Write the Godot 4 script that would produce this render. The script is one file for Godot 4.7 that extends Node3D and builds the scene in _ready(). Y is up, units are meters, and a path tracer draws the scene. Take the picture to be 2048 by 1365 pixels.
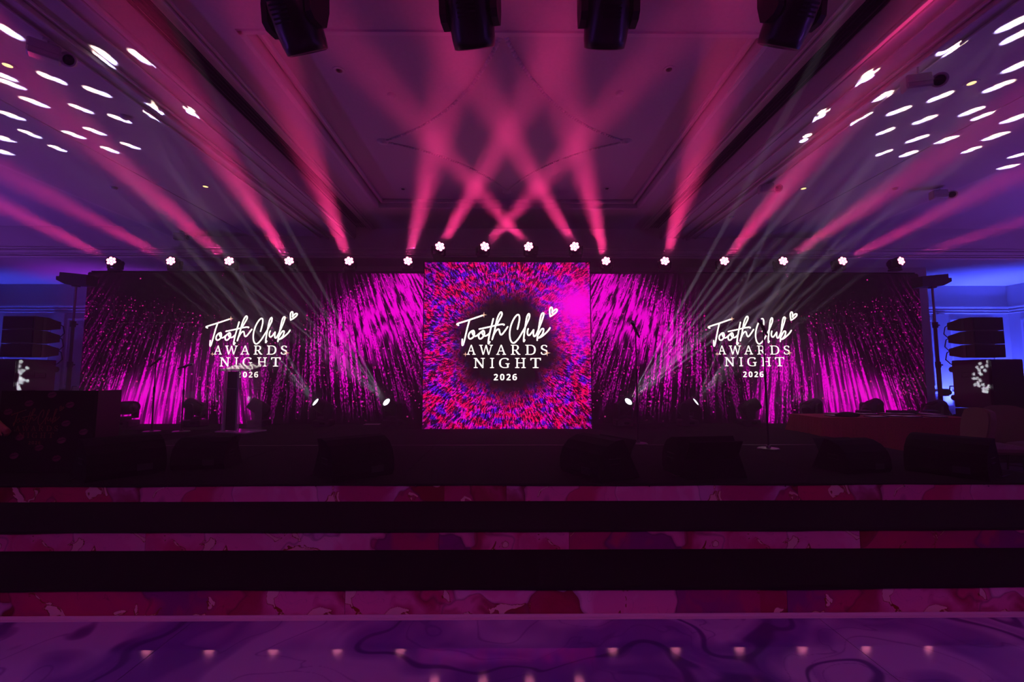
extends Node3D
# An awards-night stage in a hotel ballroom. Metres, y up; the camera stands on the dance floor at x = 0, z = 0 and looks towards -z.
const F := 890.0                       # focal length in pixels of the 2048 x 1365 frame
const EYE := Vector3(0, 1.4, 0)
const STAGE_Y := 0.47
const PINK := Color(1.0, 0.22, 0.52)
var CB: Basis
var M := {}                            # materials by name
var taken := {}
var rng := RandomNumberGenerator.new()


# ---------------------------------------------------------------- mesh builder
class Mb:
	var v := PackedVector3Array()
	var n := PackedVector3Array()
	var u := PackedVector2Array()
	var t := Transform3D()
	func put(p: Vector3, q: Vector3, uv := Vector2.ZERO) -> void:
		v.append(t * p); n.append((t.basis * q).normalized()); u.append(uv)
	# corners run counter-clockwise seen from outside; emitted clockwise as Godot wants
	func tri(a: Vector3, b: Vector3, c: Vector3, na = null, nb = null, nc = null) -> void:
		var f := (b - a).cross(c - a)
		if f.length_squared() < 1e-14:
			return
		f = f.normalized()
		put(a, f if na == null else na); put(c, f if nc == null else nc); put(b, f if nb == null else nb)
	func quad(a: Vector3, b: Vector3, c: Vector3, d: Vector3, r := Rect2(0, 0, 1, 1)) -> void:
		var f := (b - a).cross(c - a)
		if f.length_squared() < 1e-14:
			f = (c - a).cross(d - a)
		f = f.normalized()
		var ua := Vector2(r.position.x, r.end.y)
		var ub := r.end
		var uc := Vector2(r.end.x, r.position.y)
		var ud := r.position
		put(a, f, ua); put(c, f, uc); put(b, f, ub)
		put(a, f, ua); put(d, f, ud); put(c, f, uc)
	func box(c: Vector3, s: Vector3, bev := 0.0) -> void:
		var h := s * 0.5
		bev = minf(bev, minf(h.x, minf(h.y, h.z)) * 0.9)
		for ax in 3:
			for sg in [-1.0, 1.0]:
				var a1 := (ax + 1) % 3
				var a2 := (ax + 2) % 3
				var q: Array[Vector3] = []
				for k in [[-1, -1], [1, -1], [1, 1], [-1, 1]]:
					var p := Vector3.ZERO
					p[ax] = sg * h[ax]; p[a1] = k[0] * (h[a1] - bev); p[a2] = k[1] * (h[a2] - bev)
					q.append(c + p)
				if sg > 0: quad(q[0], q[1], q[2], q[3])
				else: quad(q[0], q[3], q[2], q[1])
		if bev <= 0.0:
			return
		for ax in 3:
			var a1 := (ax + 1) % 3
			var a2 := (ax + 2) % 3
			for s1 in [-1.0, 1.0]:
				for s2 in [-1.0, 1.0]:
					var p0 := Vector3.ZERO
					p0[a1] = s1 * h[a1]; p0[a2] = s2 * (h[a2] - bev)
					var p1 := Vector3.ZERO
					p1[a1] = s1 * (h[a1] - bev); p1[a2] = s2 * h[a2]
					var e := Vector3.ZERO
					e[ax] = h[ax] - bev
					_edge(c, p0, p1, e)
		for sx in [-1.0, 1.0]:
			for sy in [-1.0, 1.0]:
				for sz in [-1.0, 1.0]:
					var A := c + Vector3(sx * h.x, sy * (h.y - bev), sz * (h.z - bev))
					var B := c + Vector3(sx * (h.x - bev), sy * h.y, sz * (h.z - bev))
					var C := c + Vector3(sx * (h.x - bev), sy * (h.y - bev), sz * h.z)
					if sx * sy * sz > 0: tri(A, B, C)
					else: tri(A, C, B)
	func _edge(c: Vector3, p0: Vector3, p1: Vector3, e: Vector3) -> void:
		var nn := (p1 - p0).cross(e)
		if nn.dot(p0 + p1) > 0: quad(c + p0 - e, c + p1 - e, c + p1 + e, c + p0 + e)
		else: quad(c + p1 - e, c + p0 - e, c + p0 + e, c + p1 + e)
	func frame(d: Vector3) -> Array:
		var w := Vector3.UP if absf(d.y) < 0.9 else Vector3.RIGHT
		var a := w.cross(d).normalized()
		return [a, d.cross(a).normalized()]
	func cyl(p0: Vector3, p1: Vector3, r0: float, r1: float, seg := 12, cap0 := true, cap1 := true) -> void:
		var d := (p1 - p0).normalized()
		var fr := frame(d)
		var sl := (r0 - r1) / maxf((p1 - p0).length(), 1e-6)
		for i in seg:
			var a := TAU * i / seg
			var b := TAU * (i + 1) / seg
			var ea: Vector3 = fr[0] * cos(a) + fr[1] * sin(a)
			var eb: Vector3 = fr[0] * cos(b) + fr[1] * sin(b)
			var na := (ea + d * sl).normalized()
			var nb := (eb + d * sl).normalized()
			tri(p0 + ea * r0, p0 + eb * r0, p1 + eb * r1, na, nb, nb)
			tri(p0 + ea * r0, p1 + eb * r1, p1 + ea * r1, na, nb, na)
			if cap0 and r0 > 0: tri(p0, p0 + eb * r0, p0 + ea * r0)
			if cap1 and r1 > 0: tri(p1, p1 + ea * r1, p1 + eb * r1)
	func tube(pts: Array, r: float, seg := 8) -> void:
		for i in pts.size() - 1:
			cyl(pts[i], pts[i + 1], r, r, seg, i == 0, i == pts.size() - 2)
			if i > 0: ball(pts[i], Vector3.ONE * r, 6, 4)
	func ball(c: Vector3, r: Vector3, seg := 12, rings := 8) -> void:
		for j in rings:
			var t0 := PI * j / rings
			var t1 := PI * (j + 1) / rings
			for i in seg:
				var a := TAU * i / seg
				var b := TAU * (i + 1) / seg
				var q: Array[Vector3] = []
				for k in [[a, t0], [b, t0], [b, t1], [a, t1]]:
					q.append(Vector3(cos(k[0]) * sin(k[1]), cos(k[1]), -sin(k[0]) * sin(k[1])))
				tri(c + q[3] * r, c + q[2] * r, c + q[1] * r, q[3] / r, q[2] / r, q[1] / r)
				tri(c + q[3] * r, c + q[1] * r, c + q[0] * r, q[3] / r, q[1] / r, q[0] / r)
	# profile of (radius, height) turned round the y axis, hard edges between the segments unless smooth
	func lathe(prof: Array, seg := 20, smooth := false) -> void:
		var nn: Array[Vector2] = []
		for i in prof.size() - 1:
			var d: Vector2 = (prof[i + 1] - prof[i]).normalized()
			nn.append(Vector2(d.y, -d.x))
		for i in prof.size() - 1:
			var n0 := nn[i]
			var n1 := nn[i]
			if smooth:
				if i > 0: n0 = (nn[i] + nn[i - 1]).normalized()
				if i < nn.size() - 1: n1 = (nn[i] + nn[i + 1]).normalized()
			var p: Vector2 = prof[i]
			var q: Vector2 = prof[i + 1]
			for k in seg:
				var a := TAU * k / seg
				var b := TAU * (k + 1) / seg
				var ea := Vector3(cos(a), 0, -sin(a))
				var eb := Vector3(cos(b), 0, -sin(b))
				var y0 := Vector3(0, p.y, 0)
				var y1 := Vector3(0, q.y, 0)
				var na0 := ea * n0.x + Vector3(0, n0.y, 0)
				var nb0 := eb * n0.x + Vector3(0, n0.y, 0)
				var na1 := ea * n1.x + Vector3(0, n1.y, 0)
				var nb1 := eb * n1.x + Vector3(0, n1.y, 0)
				tri(ea * p.x + y0, eb * p.x + y0, eb * q.x + y1, na0, nb0, nb1)
				tri(ea * p.x + y0, eb * q.x + y1, ea * q.x + y1, na0, nb1, na1)
	# polygon in x, y (counter-clockwise) drawn out from z0 to z1
	func prism(poly: Array, z0: float, z1: float) -> void:
		var pk := PackedVector2Array(poly)
		if Geometry2D.is_polygon_clockwise(pk):
			pk.reverse()
		var ix := Geometry2D.triangulate_polygon(pk)
		for i in range(0, ix.size(), 3):
			var a := pk[ix[i]]
			var b := pk[ix[i + 1]]
			var c := pk[ix[i + 2]]
			if (b - a).cross(c - a) < 0:
				var w := b
				b = c; c = w
			tri(Vector3(a.x, a.y, z1), Vector3(b.x, b.y, z1), Vector3(c.x, c.y, z1))
			tri(Vector3(a.x, a.y, z0), Vector3(c.x, c.y, z0), Vector3(b.x, b.y, z0))
		for i in pk.size():
			var a := pk[i]
			var b := pk[(i + 1) % pk.size()]
			quad(Vector3(a.x, a.y, z1), Vector3(a.x, a.y, z0), Vector3(b.x, b.y, z0), Vector3(b.x, b.y, z1))
	func mesh() -> ArrayMesh:
		var a := []
		a.resize(Mesh.ARRAY_MAX)
		a[Mesh.ARRAY_VERTEX] = v; a[Mesh.ARRAY_NORMAL] = n; a[Mesh.ARRAY_TEX_UV] = u
		var m := ArrayMesh.new()
		m.add_surface_from_arrays(Mesh.PRIMITIVE_TRIANGLES, a)
		return m


# ---------------------------------------------------------------- scene helpers
func ray(x: float, y: float) -> Vector3:
	return CB * Vector3((x - 1024.0) / F, (682.5 - y) / F, -1.0)

func at_depth(x: float, y: float, d: float) -> Vector3:      # on the upright plane z = -d
	var r := ray(x, y)
	return EYE + r * (d / -r.z)

func at_height(x: float, y: float, h: float) -> Vector3:     # on the level plane y = h
	var r := ray(x, y)
	return EYE + r * ((h - EYE.y) / r.y)

func x_at(x: float, d: float) -> float:
	return at_depth(x, 753, d).x

func numbered(s: String) -> String:
	if not taken.has(s):
		taken[s] = 0
		return s
	taken[s] += 1
	return "%s_%03d" % [s, taken[s]]

func thing(called: String, label: String, category: String, at := Vector3.ZERO, turn := 0.0, group := "") -> Node3D:
	var o := Node3D.new()
	o.name = numbered(called)
	add_child(o)
	o.position = at; o.rotation.y = turn
	tag(o, label, category, group)
	return o

func tag(o: Node3D, label: String, category: String, group := "") -> void:
	o.set_meta("label", label); o.set_meta("category", category)
	if group: o.set_meta("group", group)

func part(called: String, mesh: Mesh, m: Material, parent: Node3D, xf := Transform3D()) -> MeshInstance3D:
	var o := MeshInstance3D.new()
	o.name = called
	o.mesh = mesh; o.material_override = m; o.transform = xf
	parent.add_child(o, true)
	return o

func single(called: String, mesh: Mesh, m: Material, label: String, category: String, at := Vector3.ZERO, turn := 0.0, group := "") -> MeshInstance3D:
	var o := MeshInstance3D.new()
	o.name = numbered(called)
	o.mesh = mesh; o.material_override = m; o.position = at; o.rotation.y = turn
	add_child(o)
	tag(o, label, category, group)
	return o

func struct(called: String, mesh: Mesh, m: Material) -> MeshInstance3D:
	var o := MeshInstance3D.new()
	o.name = called
	o.mesh = mesh; o.material_override = m
	add_child(o)
	o.set_meta("kind", "structure")
	return o

func again(root: Node3D, at: Vector3, turn: float, label := "") -> Node3D:
	var r: Node3D = root.duplicate()
	var base := str(root.name)
	r.name = numbered(base)
	add_child(r)
	r.position = at; r.rotation.y = turn
	if label: r.set_meta("label", label)
	return r

func bxm(s: Vector3, bev := 0.0, c := Vector3.ZERO) -> ArrayMesh:
	var b := Mb.new()
	b.box(c, s, bev)
	return b.mesh()

func mat(c: Color, rough := 0.8, metal := 0.0, spec := 0.5) -> StandardMaterial3D:
	var m := StandardMaterial3D.new()
	m.albedo_color = c; m.roughness = rough; m.metallic = metal; m.metallic_specular = spec
	return m

func glow(c: Color, e: float) -> StandardMaterial3D:
	var m := StandardMaterial3D.new()
	m.albedo_color = Color(0.02, 0.02, 0.02); m.emission_enabled = true; m.emission = c; m.emission_energy_multiplier = e; m.roughness = 0.3
	return m

func noise(kind: int, freq: float, sd: int, oct := 3) -> FastNoiseLite:
	var f := FastNoiseLite.new()
	f.noise_type = kind; f.frequency = freq; f.seed = sd; f.fractal_octaves = oct
	return f

func grain(c: Color, spread: float, freq: float, sd: int, tile: float) -> StandardMaterial3D:   # a world-mapped fabric, carpet or plaster with a fine grain of its own
	var nt := NoiseTexture2D.new()
	nt.width = 256; nt.height = 256; nt.seamless = true; nt.noise = noise(FastNoiseLite.TYPE_SIMPLEX, freq, sd, 4)
	var g := Gradient.new()
	g.set_color(0, c.darkened(spread)); g.set_color(1, c.lightened(spread * 0.6))
	nt.color_ramp = g
	var m := StandardMaterial3D.new()
	m.albedo_texture = nt; m.roughness = 0.9
	m.uv1_triplanar = true; m.uv1_world_triplanar = true; m.uv1_scale = Vector3.ONE / tile
	return m

func aim(d: Vector3) -> Basis:                                # local -z looks along d
	var up := Vector3.UP if absf(d.normalized().y) < 0.98 else Vector3.RIGHT
	return Basis.looking_at(d.normalized(), up)

func spot(parent: Node3D, at: Vector3, to: Vector3, c: Color, energy: float, angle: float, soft: float, size: float) -> void:
	var l := SpotLight3D.new()
	l.name = "beam_light"
	parent.add_child(l, true)
	l.global_transform = Transform3D(aim(to - at), at)
	l.light_color = c; l.light_energy = energy; l.spot_angle = angle; l.spot_angle_attenuation = soft
	l.light_size = size; l.spot_range = 40.0; l.spot_attenuation = 2.0; l.shadow_enabled = true


func _ready() -> void:
	rng.seed = 20260
	set_view()
	make_materials()
	build_room()
	build_ceiling()
	build_stage()
	build_screens()
	build_wash_heads()
	build_floor_heads()
	build_hanging_heads()
	build_front_fill()
	build_uplights()
	build_speakers()
	build_lift_stands()
	build_booth()
	build_lectern()
	build_microphones()
	build_monitors()
	build_award_table()
	build_chairs()
	build_ceiling_fittings()
	build_small_things()
	build_person()


# ---------------------------------------------------------------- view, air and exposure
func set_view() -> void:
	CB = Basis(Vector3.UP, deg_to_rad(-0.515)) * Basis(Vector3.RIGHT, deg_to_rad(4.53))
	var cam := Camera3D.new()
	cam.name = "camera"
	add_child(cam)
	cam.transform = Transform3D(CB, EYE)
	cam.fov = rad_to_deg(2.0 * atan(682.5 / F)); cam.near = 0.05; cam.far = 60.0
	var we := WorldEnvironment.new()
	we.name = "world"
	add_child(we)
	var e := Environment.new()
	we.environment = e
	e.background_mode = Environment.BG_COLOR; e.background_color = Color.BLACK
	e.tonemap_mode = Environment.TONE_MAPPER_LINEAR
	e.tonemap_exposure = 0.95
	e.volumetric_fog_enabled = true; e.volumetric_fog_density = HAZE; e.volumetric_fog_anisotropy = 0.5; e.volumetric_fog_albedo = Color.WHITE
	e.sdfgi_enabled = true; e.ssao_enabled = true; e.ssil_enabled = true

const HAZE := 0.026
const BEAM := 500.0                    # the pink wash heads
const DOT := 700.0                     # each ray of the white pattern heads


# ---------------------------------------------------------------- materials
func make_materials() -> void:
	M.plaster = grain(Color(0.80, 0.77, 0.76), 0.03, 0.05, 3, 0.8)
	M.wall = grain(Color(0.72, 0.68, 0.66), 0.08, 0.12, 4, 0.5)
	M.trim = mat(Color(0.82, 0.79, 0.78), 0.5)
	M.grille_metal = mat(Color(0.16, 0.13, 0.14), 0.6, 0.3)
	M.carpet = grain(Color(0.16, 0.10, 0.12), 0.35, 0.09, 7, 0.9)
	M.black_cloth = grain(Color(0.035, 0.032, 0.034), 0.3, 0.2, 8, 0.3)
	M.black_cloth.metallic_specular = 0.12
	M.deck = grain(Color(0.06, 0.055, 0.055), 0.3, 0.15, 9, 0.4)
	M.deck.roughness = 0.9
	M.deck.metallic_specular = 0.08
	M.deck_edge = mat(Color(0.35, 0.33, 0.33), 0.35, 0.8)
	M.black = mat(Color(0.05, 0.05, 0.052), 0.55)
	M.black_gloss = mat(Color(0.045, 0.045, 0.05), 0.28)
	M.black_matt = mat(Color(0.03, 0.03, 0.032), 0.85, 0.0, 0.25)
	M.cone = mat(Color(0.05, 0.05, 0.05), 0.6, 0.0, 0.3)
	M.chrome = mat(Color(0.62, 0.62, 0.64), 0.22, 1.0)
	M.steel = mat(Color(0.30, 0.30, 0.31), 0.35, 0.9)
	M.white_plastic = mat(Color(0.80, 0.78, 0.76), 0.45)
	M.white_strip = mat(Color(0.86, 0.84, 0.84), 0.45)
	M.paper = mat(Color(0.85, 0.83, 0.82), 0.7)
	M.rubber = mat(Color(0.04, 0.04, 0.04), 0.8)
	M.pink_lens = glow(Color(1.0, 0.50, 0.66), 8.0)
	M.white_lens = glow(Color(0.93, 0.95, 1.0), 5.0)
	M.dim_lens = glow(Color(0.35, 0.3, 1.0), 0.25)
	M.dead_lens = mat(Color(0.05, 0.05, 0.06), 0.08)
	M.lens_ring = mat(Color(0.10, 0.10, 0.11), 0.3, 0.4)
	M.warm_lamp = glow(Color(1.0, 0.82, 0.55), 2.2)
	M.blue_lens = glow(Color(0.1, 0.25, 1.0), 4.0)
	M.magenta_lens = glow(Color(1.0, 0.3, 0.8), 3.0)
	M.violet_lens = glow(Color(0.45, 0.25, 1.0), 3.0)
	M.lettering = glow(Color(1.0, 0.975, 0.92), 2.0)
	M.spark = glow(Color(1.0, 0.78, 0.66), 1.2)
	M.gold_print = mat(Color(0.55, 0.33, 0.18), 0.5, 0.3)
	M.lip_print = mat(Color(0.42, 0.10, 0.28), 0.7)
	M.red_cloth = grain(Color(0.62, 0.10, 0.17), 0.18, 0.05, 12, 0.5)
	M.chair_fabric = grain(Color(0.50, 0.38, 0.36), 0.25, 0.2, 13, 0.25)
	M.acrylic = mat(Color(1, 1, 1, 0.10), 0.05)
	M.acrylic.transparency = BaseMaterial3D.TRANSPARENCY_ALPHA
	M.acrylic_edge = mat(Color(0.75, 0.72, 0.78, 0.55), 0.1)
	M.acrylic_edge.transparency = BaseMaterial3D.TRANSPARENCY_ALPHA
	M.bottle_plastic = mat(Color(1, 1, 1, 0.15), 0.08)
	M.bottle_plastic.transparency = BaseMaterial3D.TRANSPARENCY_ALPHA
	M.tea = mat(Color(0.55, 0.22, 0.03), 0.1)
	M.label_blue = mat(Color(0.05, 0.12, 0.45), 0.5)
	M.skin = mat(Color(0.72, 0.50, 0.42), 0.6)
	M.skin.subsurf_scatter_enabled = true
	M.skin.subsurf_scatter_strength = 0.15
	M.hair = mat(Color(0.05, 0.03, 0.025), 0.6)
	M.dress = grain(Color(0.20, 0.03, 0.06), 0.2, 0.1, 15, 0.3)
	M.ink = ink_material(1)
	M.floor_print = floor_material()


# alcohol-ink print on the step fronts: pools of pink, crimson, violet and pale lilac with darker rims and flakes of gold
func ink_material(sd: int) -> StandardMaterial3D:
	var w := 2048
	var h := 384
	var warp_a := noise(FastNoiseLite.TYPE_SIMPLEX, 0.005, sd, 3)
	var warp_b := noise(FastNoiseLite.TYPE_SIMPLEX, 0.005, sd + 1, 3)
	var pool := noise(FastNoiseLite.TYPE_CELLULAR, 0.0034, sd + 2, 1)
	pool.cellular_return_type = FastNoiseLite.RETURN_CELL_VALUE
	pool.fractal_type = FastNoiseLite.FRACTAL_NONE
	var rim := noise(FastNoiseLite.TYPE_CELLULAR, 0.0034, sd + 2, 1)
	rim.cellular_return_type = FastNoiseLite.RETURN_DISTANCE2_SUB
	rim.fractal_type = FastNoiseLite.FRACTAL_NONE
	var soft := noise(FastNoiseLite.TYPE_SIMPLEX, 0.0035, sd + 4, 4)
	var thread := noise(FastNoiseLite.TYPE_SIMPLEX, 0.005, sd + 5, 3)
	var flake := noise(FastNoiseLite.TYPE_SIMPLEX, 0.008, sd + 6, 5)
	var dye: Array[Color] = [Color(0.90, 0.78, 0.84), Color(0.62, 0.05, 0.30), Color(0.86, 0.52, 0.70), Color(0.52, 0.08, 0.50), Color(0.75, 0.16, 0.42), Color(0.48, 0.02, 0.16), Color(0.82, 0.66, 0.80), Color(0.68, 0.10, 0.44)]
	var px := PackedByteArray()
	px.resize(w * h * 3)
	var k := 0
	for y in h:
		for x in w:
			var fx := x + 60.0 * warp_a.get_noise_2d(x, y)
			var fy := y + 60.0 * warp_b.get_noise_2d(x, y)
			var cell := pool.get_noise_2d(fx, fy) * 0.5 + 0.5
			var edge := rim.get_noise_2d(fx, fy) + 1.0
			var c: Color = dye[int(cell * 7.99)]
			c = c.lerp(dye[int(fposmod(cell * 23.0, 1.0) * 7.99)], clampf(soft.get_noise_2d(fx, fy) * 1.6 + 0.42, 0.0, 0.9))
			if edge < 0.05: c = c.darkened(0.22 * (1.0 - edge / 0.05))
			var th := absf(thread.get_noise_2d(fx, fy * 1.3))
			if th < 0.010: c = c.darkened(0.22 * (1.0 - th / 0.010))
			var g := flake.get_noise_2d(fx * 0.55, fy * 0.8)
			if g > 0.50: c = Color(0.90, 0.82, 0.76)
			elif g > 0.455: c = Color(0.52, 0.28, 0.07)
			px[k] = int(c.r * 255.0); px[k + 1] = int(c.g * 255.0); px[k + 2] = int(c.b * 255.0)
			k += 3
	var m := StandardMaterial3D.new()
	m.albedo_texture = ImageTexture.create_from_image(Image.create_from_data(w, h, false, Image.FORMAT_RGB8, px))
	m.roughness = 0.55; m.metallic_specular = 0.35
	return m


# white vinyl dance floor printed with broad violet marble veins
func floor_material() -> StandardMaterial3D:
	var w := 2048
	var h := 512
	var warp_a := noise(FastNoiseLite.TYPE_SIMPLEX, 0.003, 31, 3)
	var warp_b := noise(FastNoiseLite.TYPE_SIMPLEX, 0.003, 32, 3)
	var vein := noise(FastNoiseLite.TYPE_SIMPLEX, 0.0022, 33, 3)
	var fine := noise(FastNoiseLite.TYPE_SIMPLEX, 0.005, 34, 3)
	var cloud := noise(FastNoiseLite.TYPE_SIMPLEX, 0.0028, 35, 4)
	var px := PackedByteArray()
	px.resize(w * h * 3)
	var k := 0
	for y in h:
		for x in w:
			var fx := x + 110.0 * warp_a.get_noise_2d(x, y)
			var fy := y + 110.0 * warp_b.get_noise_2d(x, y)
			var c := Color(0.72, 0.66, 0.84)
			c = c.lerp(Color(0.44, 0.26, 0.66), clampf(cloud.get_noise_2d(fx, fy) * 2.2 + 0.25, 0.0, 0.85))
			var a := absf(vein.get_noise_2d(fx, fy * 1.5))
			if a < 0.11: c = c.lerp(Color(0.30, 0.12, 0.48), 0.8 * (1.0 - smoothstep(0.03, 0.11, a)))
			var b := absf(fine.get_noise_2d(fx, fy * 1.4))
			if b < 0.04: c = c.lerp(Color(0.36, 0.18, 0.54), 0.45 * (1.0 - b / 0.04))
			px[k] = int(c.r * 255.0); px[k + 1] = int(c.g * 255.0); px[k + 2] = int(c.b * 255.0)
			k += 3
	var m := StandardMaterial3D.new()
	m.albedo_texture = ImageTexture.create_from_image(Image.create_from_data(w, h, false, Image.FORMAT_RGB8, px))
	m.roughness = 0.10
	return m


# ---------------------------------------------------------------- room shell
const HALF_W := 14.2
const BACK := 12.4
const REAR := -9.0                     # the wall behind the camera, as a depth

func build_room() -> void:
	struct("floor", bxm(Vector3(HALF_W * 2 + 0.6, 0.2, BACK - REAR + 0.6), 0, Vector3(0, -0.1, -(BACK + REAR) * 0.5)), M.carpet)
	var b := Mb.new()
	b.box(Vector3(0, 2.4, -BACK - 0.15), Vector3(HALF_W * 2 + 0.6, 4.8, 0.3))
	var back := struct("wall_back", b.mesh(), M.wall)
	b = Mb.new()
	b.box(Vector3(0, 2.4, -REAR + 0.15), Vector3(HALF_W * 2 + 0.6, 4.8, 0.3))
	struct("wall_front", b.mesh(), M.wall)
	for s in [-1.0, 1.0]:
		b = Mb.new()
		b.box(Vector3(s * (HALF_W + 0.15), 2.4, -(BACK + REAR) * 0.5), Vector3(0.3, 4.8, BACK - REAR))
		var side := struct("wall_left" if s < 0 else "wall_right", b.mesh(), M.wall)
		# picture-rail mouldings and raised panel frames on the side wall near the stage
		for y in [[3.34, 0.05, 0.06], [3.25, 0.03, 0.04], [3.18, 0.03, 0.03], [0.95, 0.06, 0.03], [0.12, 0.2, 0.03]]:
			part("moulding", bxm(Vector3(y[2], y[1], 5.5), 0.008, Vector3(s * (HALF_W - y[2] * 0.5), y[0], -9.6)), M.trim, side)
		for i in 3:
			part("panel_frame", ring_mesh(1.2, 1.9, 0.05, 0.03, Transform3D(Basis(Vector3.UP, -s * PI / 2), Vector3(s * (HALF_W - 0.015), 2.05, -11.5 + i * 1.6))), M.trim, side)
	for y in [[3.34, 0.05, 0.06], [3.25, 0.03, 0.04], [3.18, 0.03, 0.03], [0.95, 0.06, 0.03], [0.12, 0.2, 0.03]]:
		part("moulding", bxm(Vector3(HALF_W * 2, y[1], y[2]), 0.008, Vector3(0, y[0], -BACK + y[2] * 0.5)), M.trim, back)
	for x in [-13.3, -11.6, -9.9, 11.35, 13.1]:
		part("panel_frame", ring_mesh(1.25, 1.9, 0.05, 0.03, Transform3D(Basis(), Vector3(x, 2.05, -BACK + 0.015))), M.trim, back)
	for x in [-12.45, -10.75, 12.2]:
		part("pilaster", bxm(Vector3(0.34, 3.1, 0.06), 0.01, Vector3(x, 1.6, -BACK + 0.03)), M.wall, back)
	# the plain wall straight behind the screens, nearer than the back wall
	var xl := x_at(333, 10.3)
	var xr := x_at(1868, 10.3)
	b = Mb.new()
	b.box(Vector3((xl + xr) * 0.5, 1.99, -10.4), Vector3(xr - xl, 3.98, 0.2))
	var sw := struct("wall_stage", b.mesh(), M.wall)
	part("moulding", bxm(Vector3(xr - xl, 0.02, 0.02), 0.004, Vector3((xl + xr) * 0.5, 3.62, -10.29)), M.trim, sw)


func ring_mesh(w: float, h: float, t: float, d: float, xf: Transform3D) -> ArrayMesh:
	var b := Mb.new()
	b.t = xf
	for s in [-1.0, 1.0]:
		b.box(Vector3(0, s * (h - t) * 0.5, 0), Vector3(w, t, d), 0.008)
		b.box(Vector3(s * (w - t) * 0.5, 0, 0), Vector3(t, h - 2 * t, d), 0.008)
	return b.mesh()


# ---------------------------------------------------------------- ceiling
const C_SIDE := 4.46
const C_MID := 4.65
const C_TRAY := 4.80
const LOW := 3.97
const FASCIA := 9.6

func slab(parent: Node3D, called: String, x0: float, x1: float, y: float, d0: float, d1: float, m: Material, th := 0.12) -> void:
	part(called, bxm(Vector3(x1 - x0, th, d1 - d0), 0, Vector3((x0 + x1) * 0.5, y + th * 0.5, -(d0 + d1) * 0.5)), m, parent)

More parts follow.
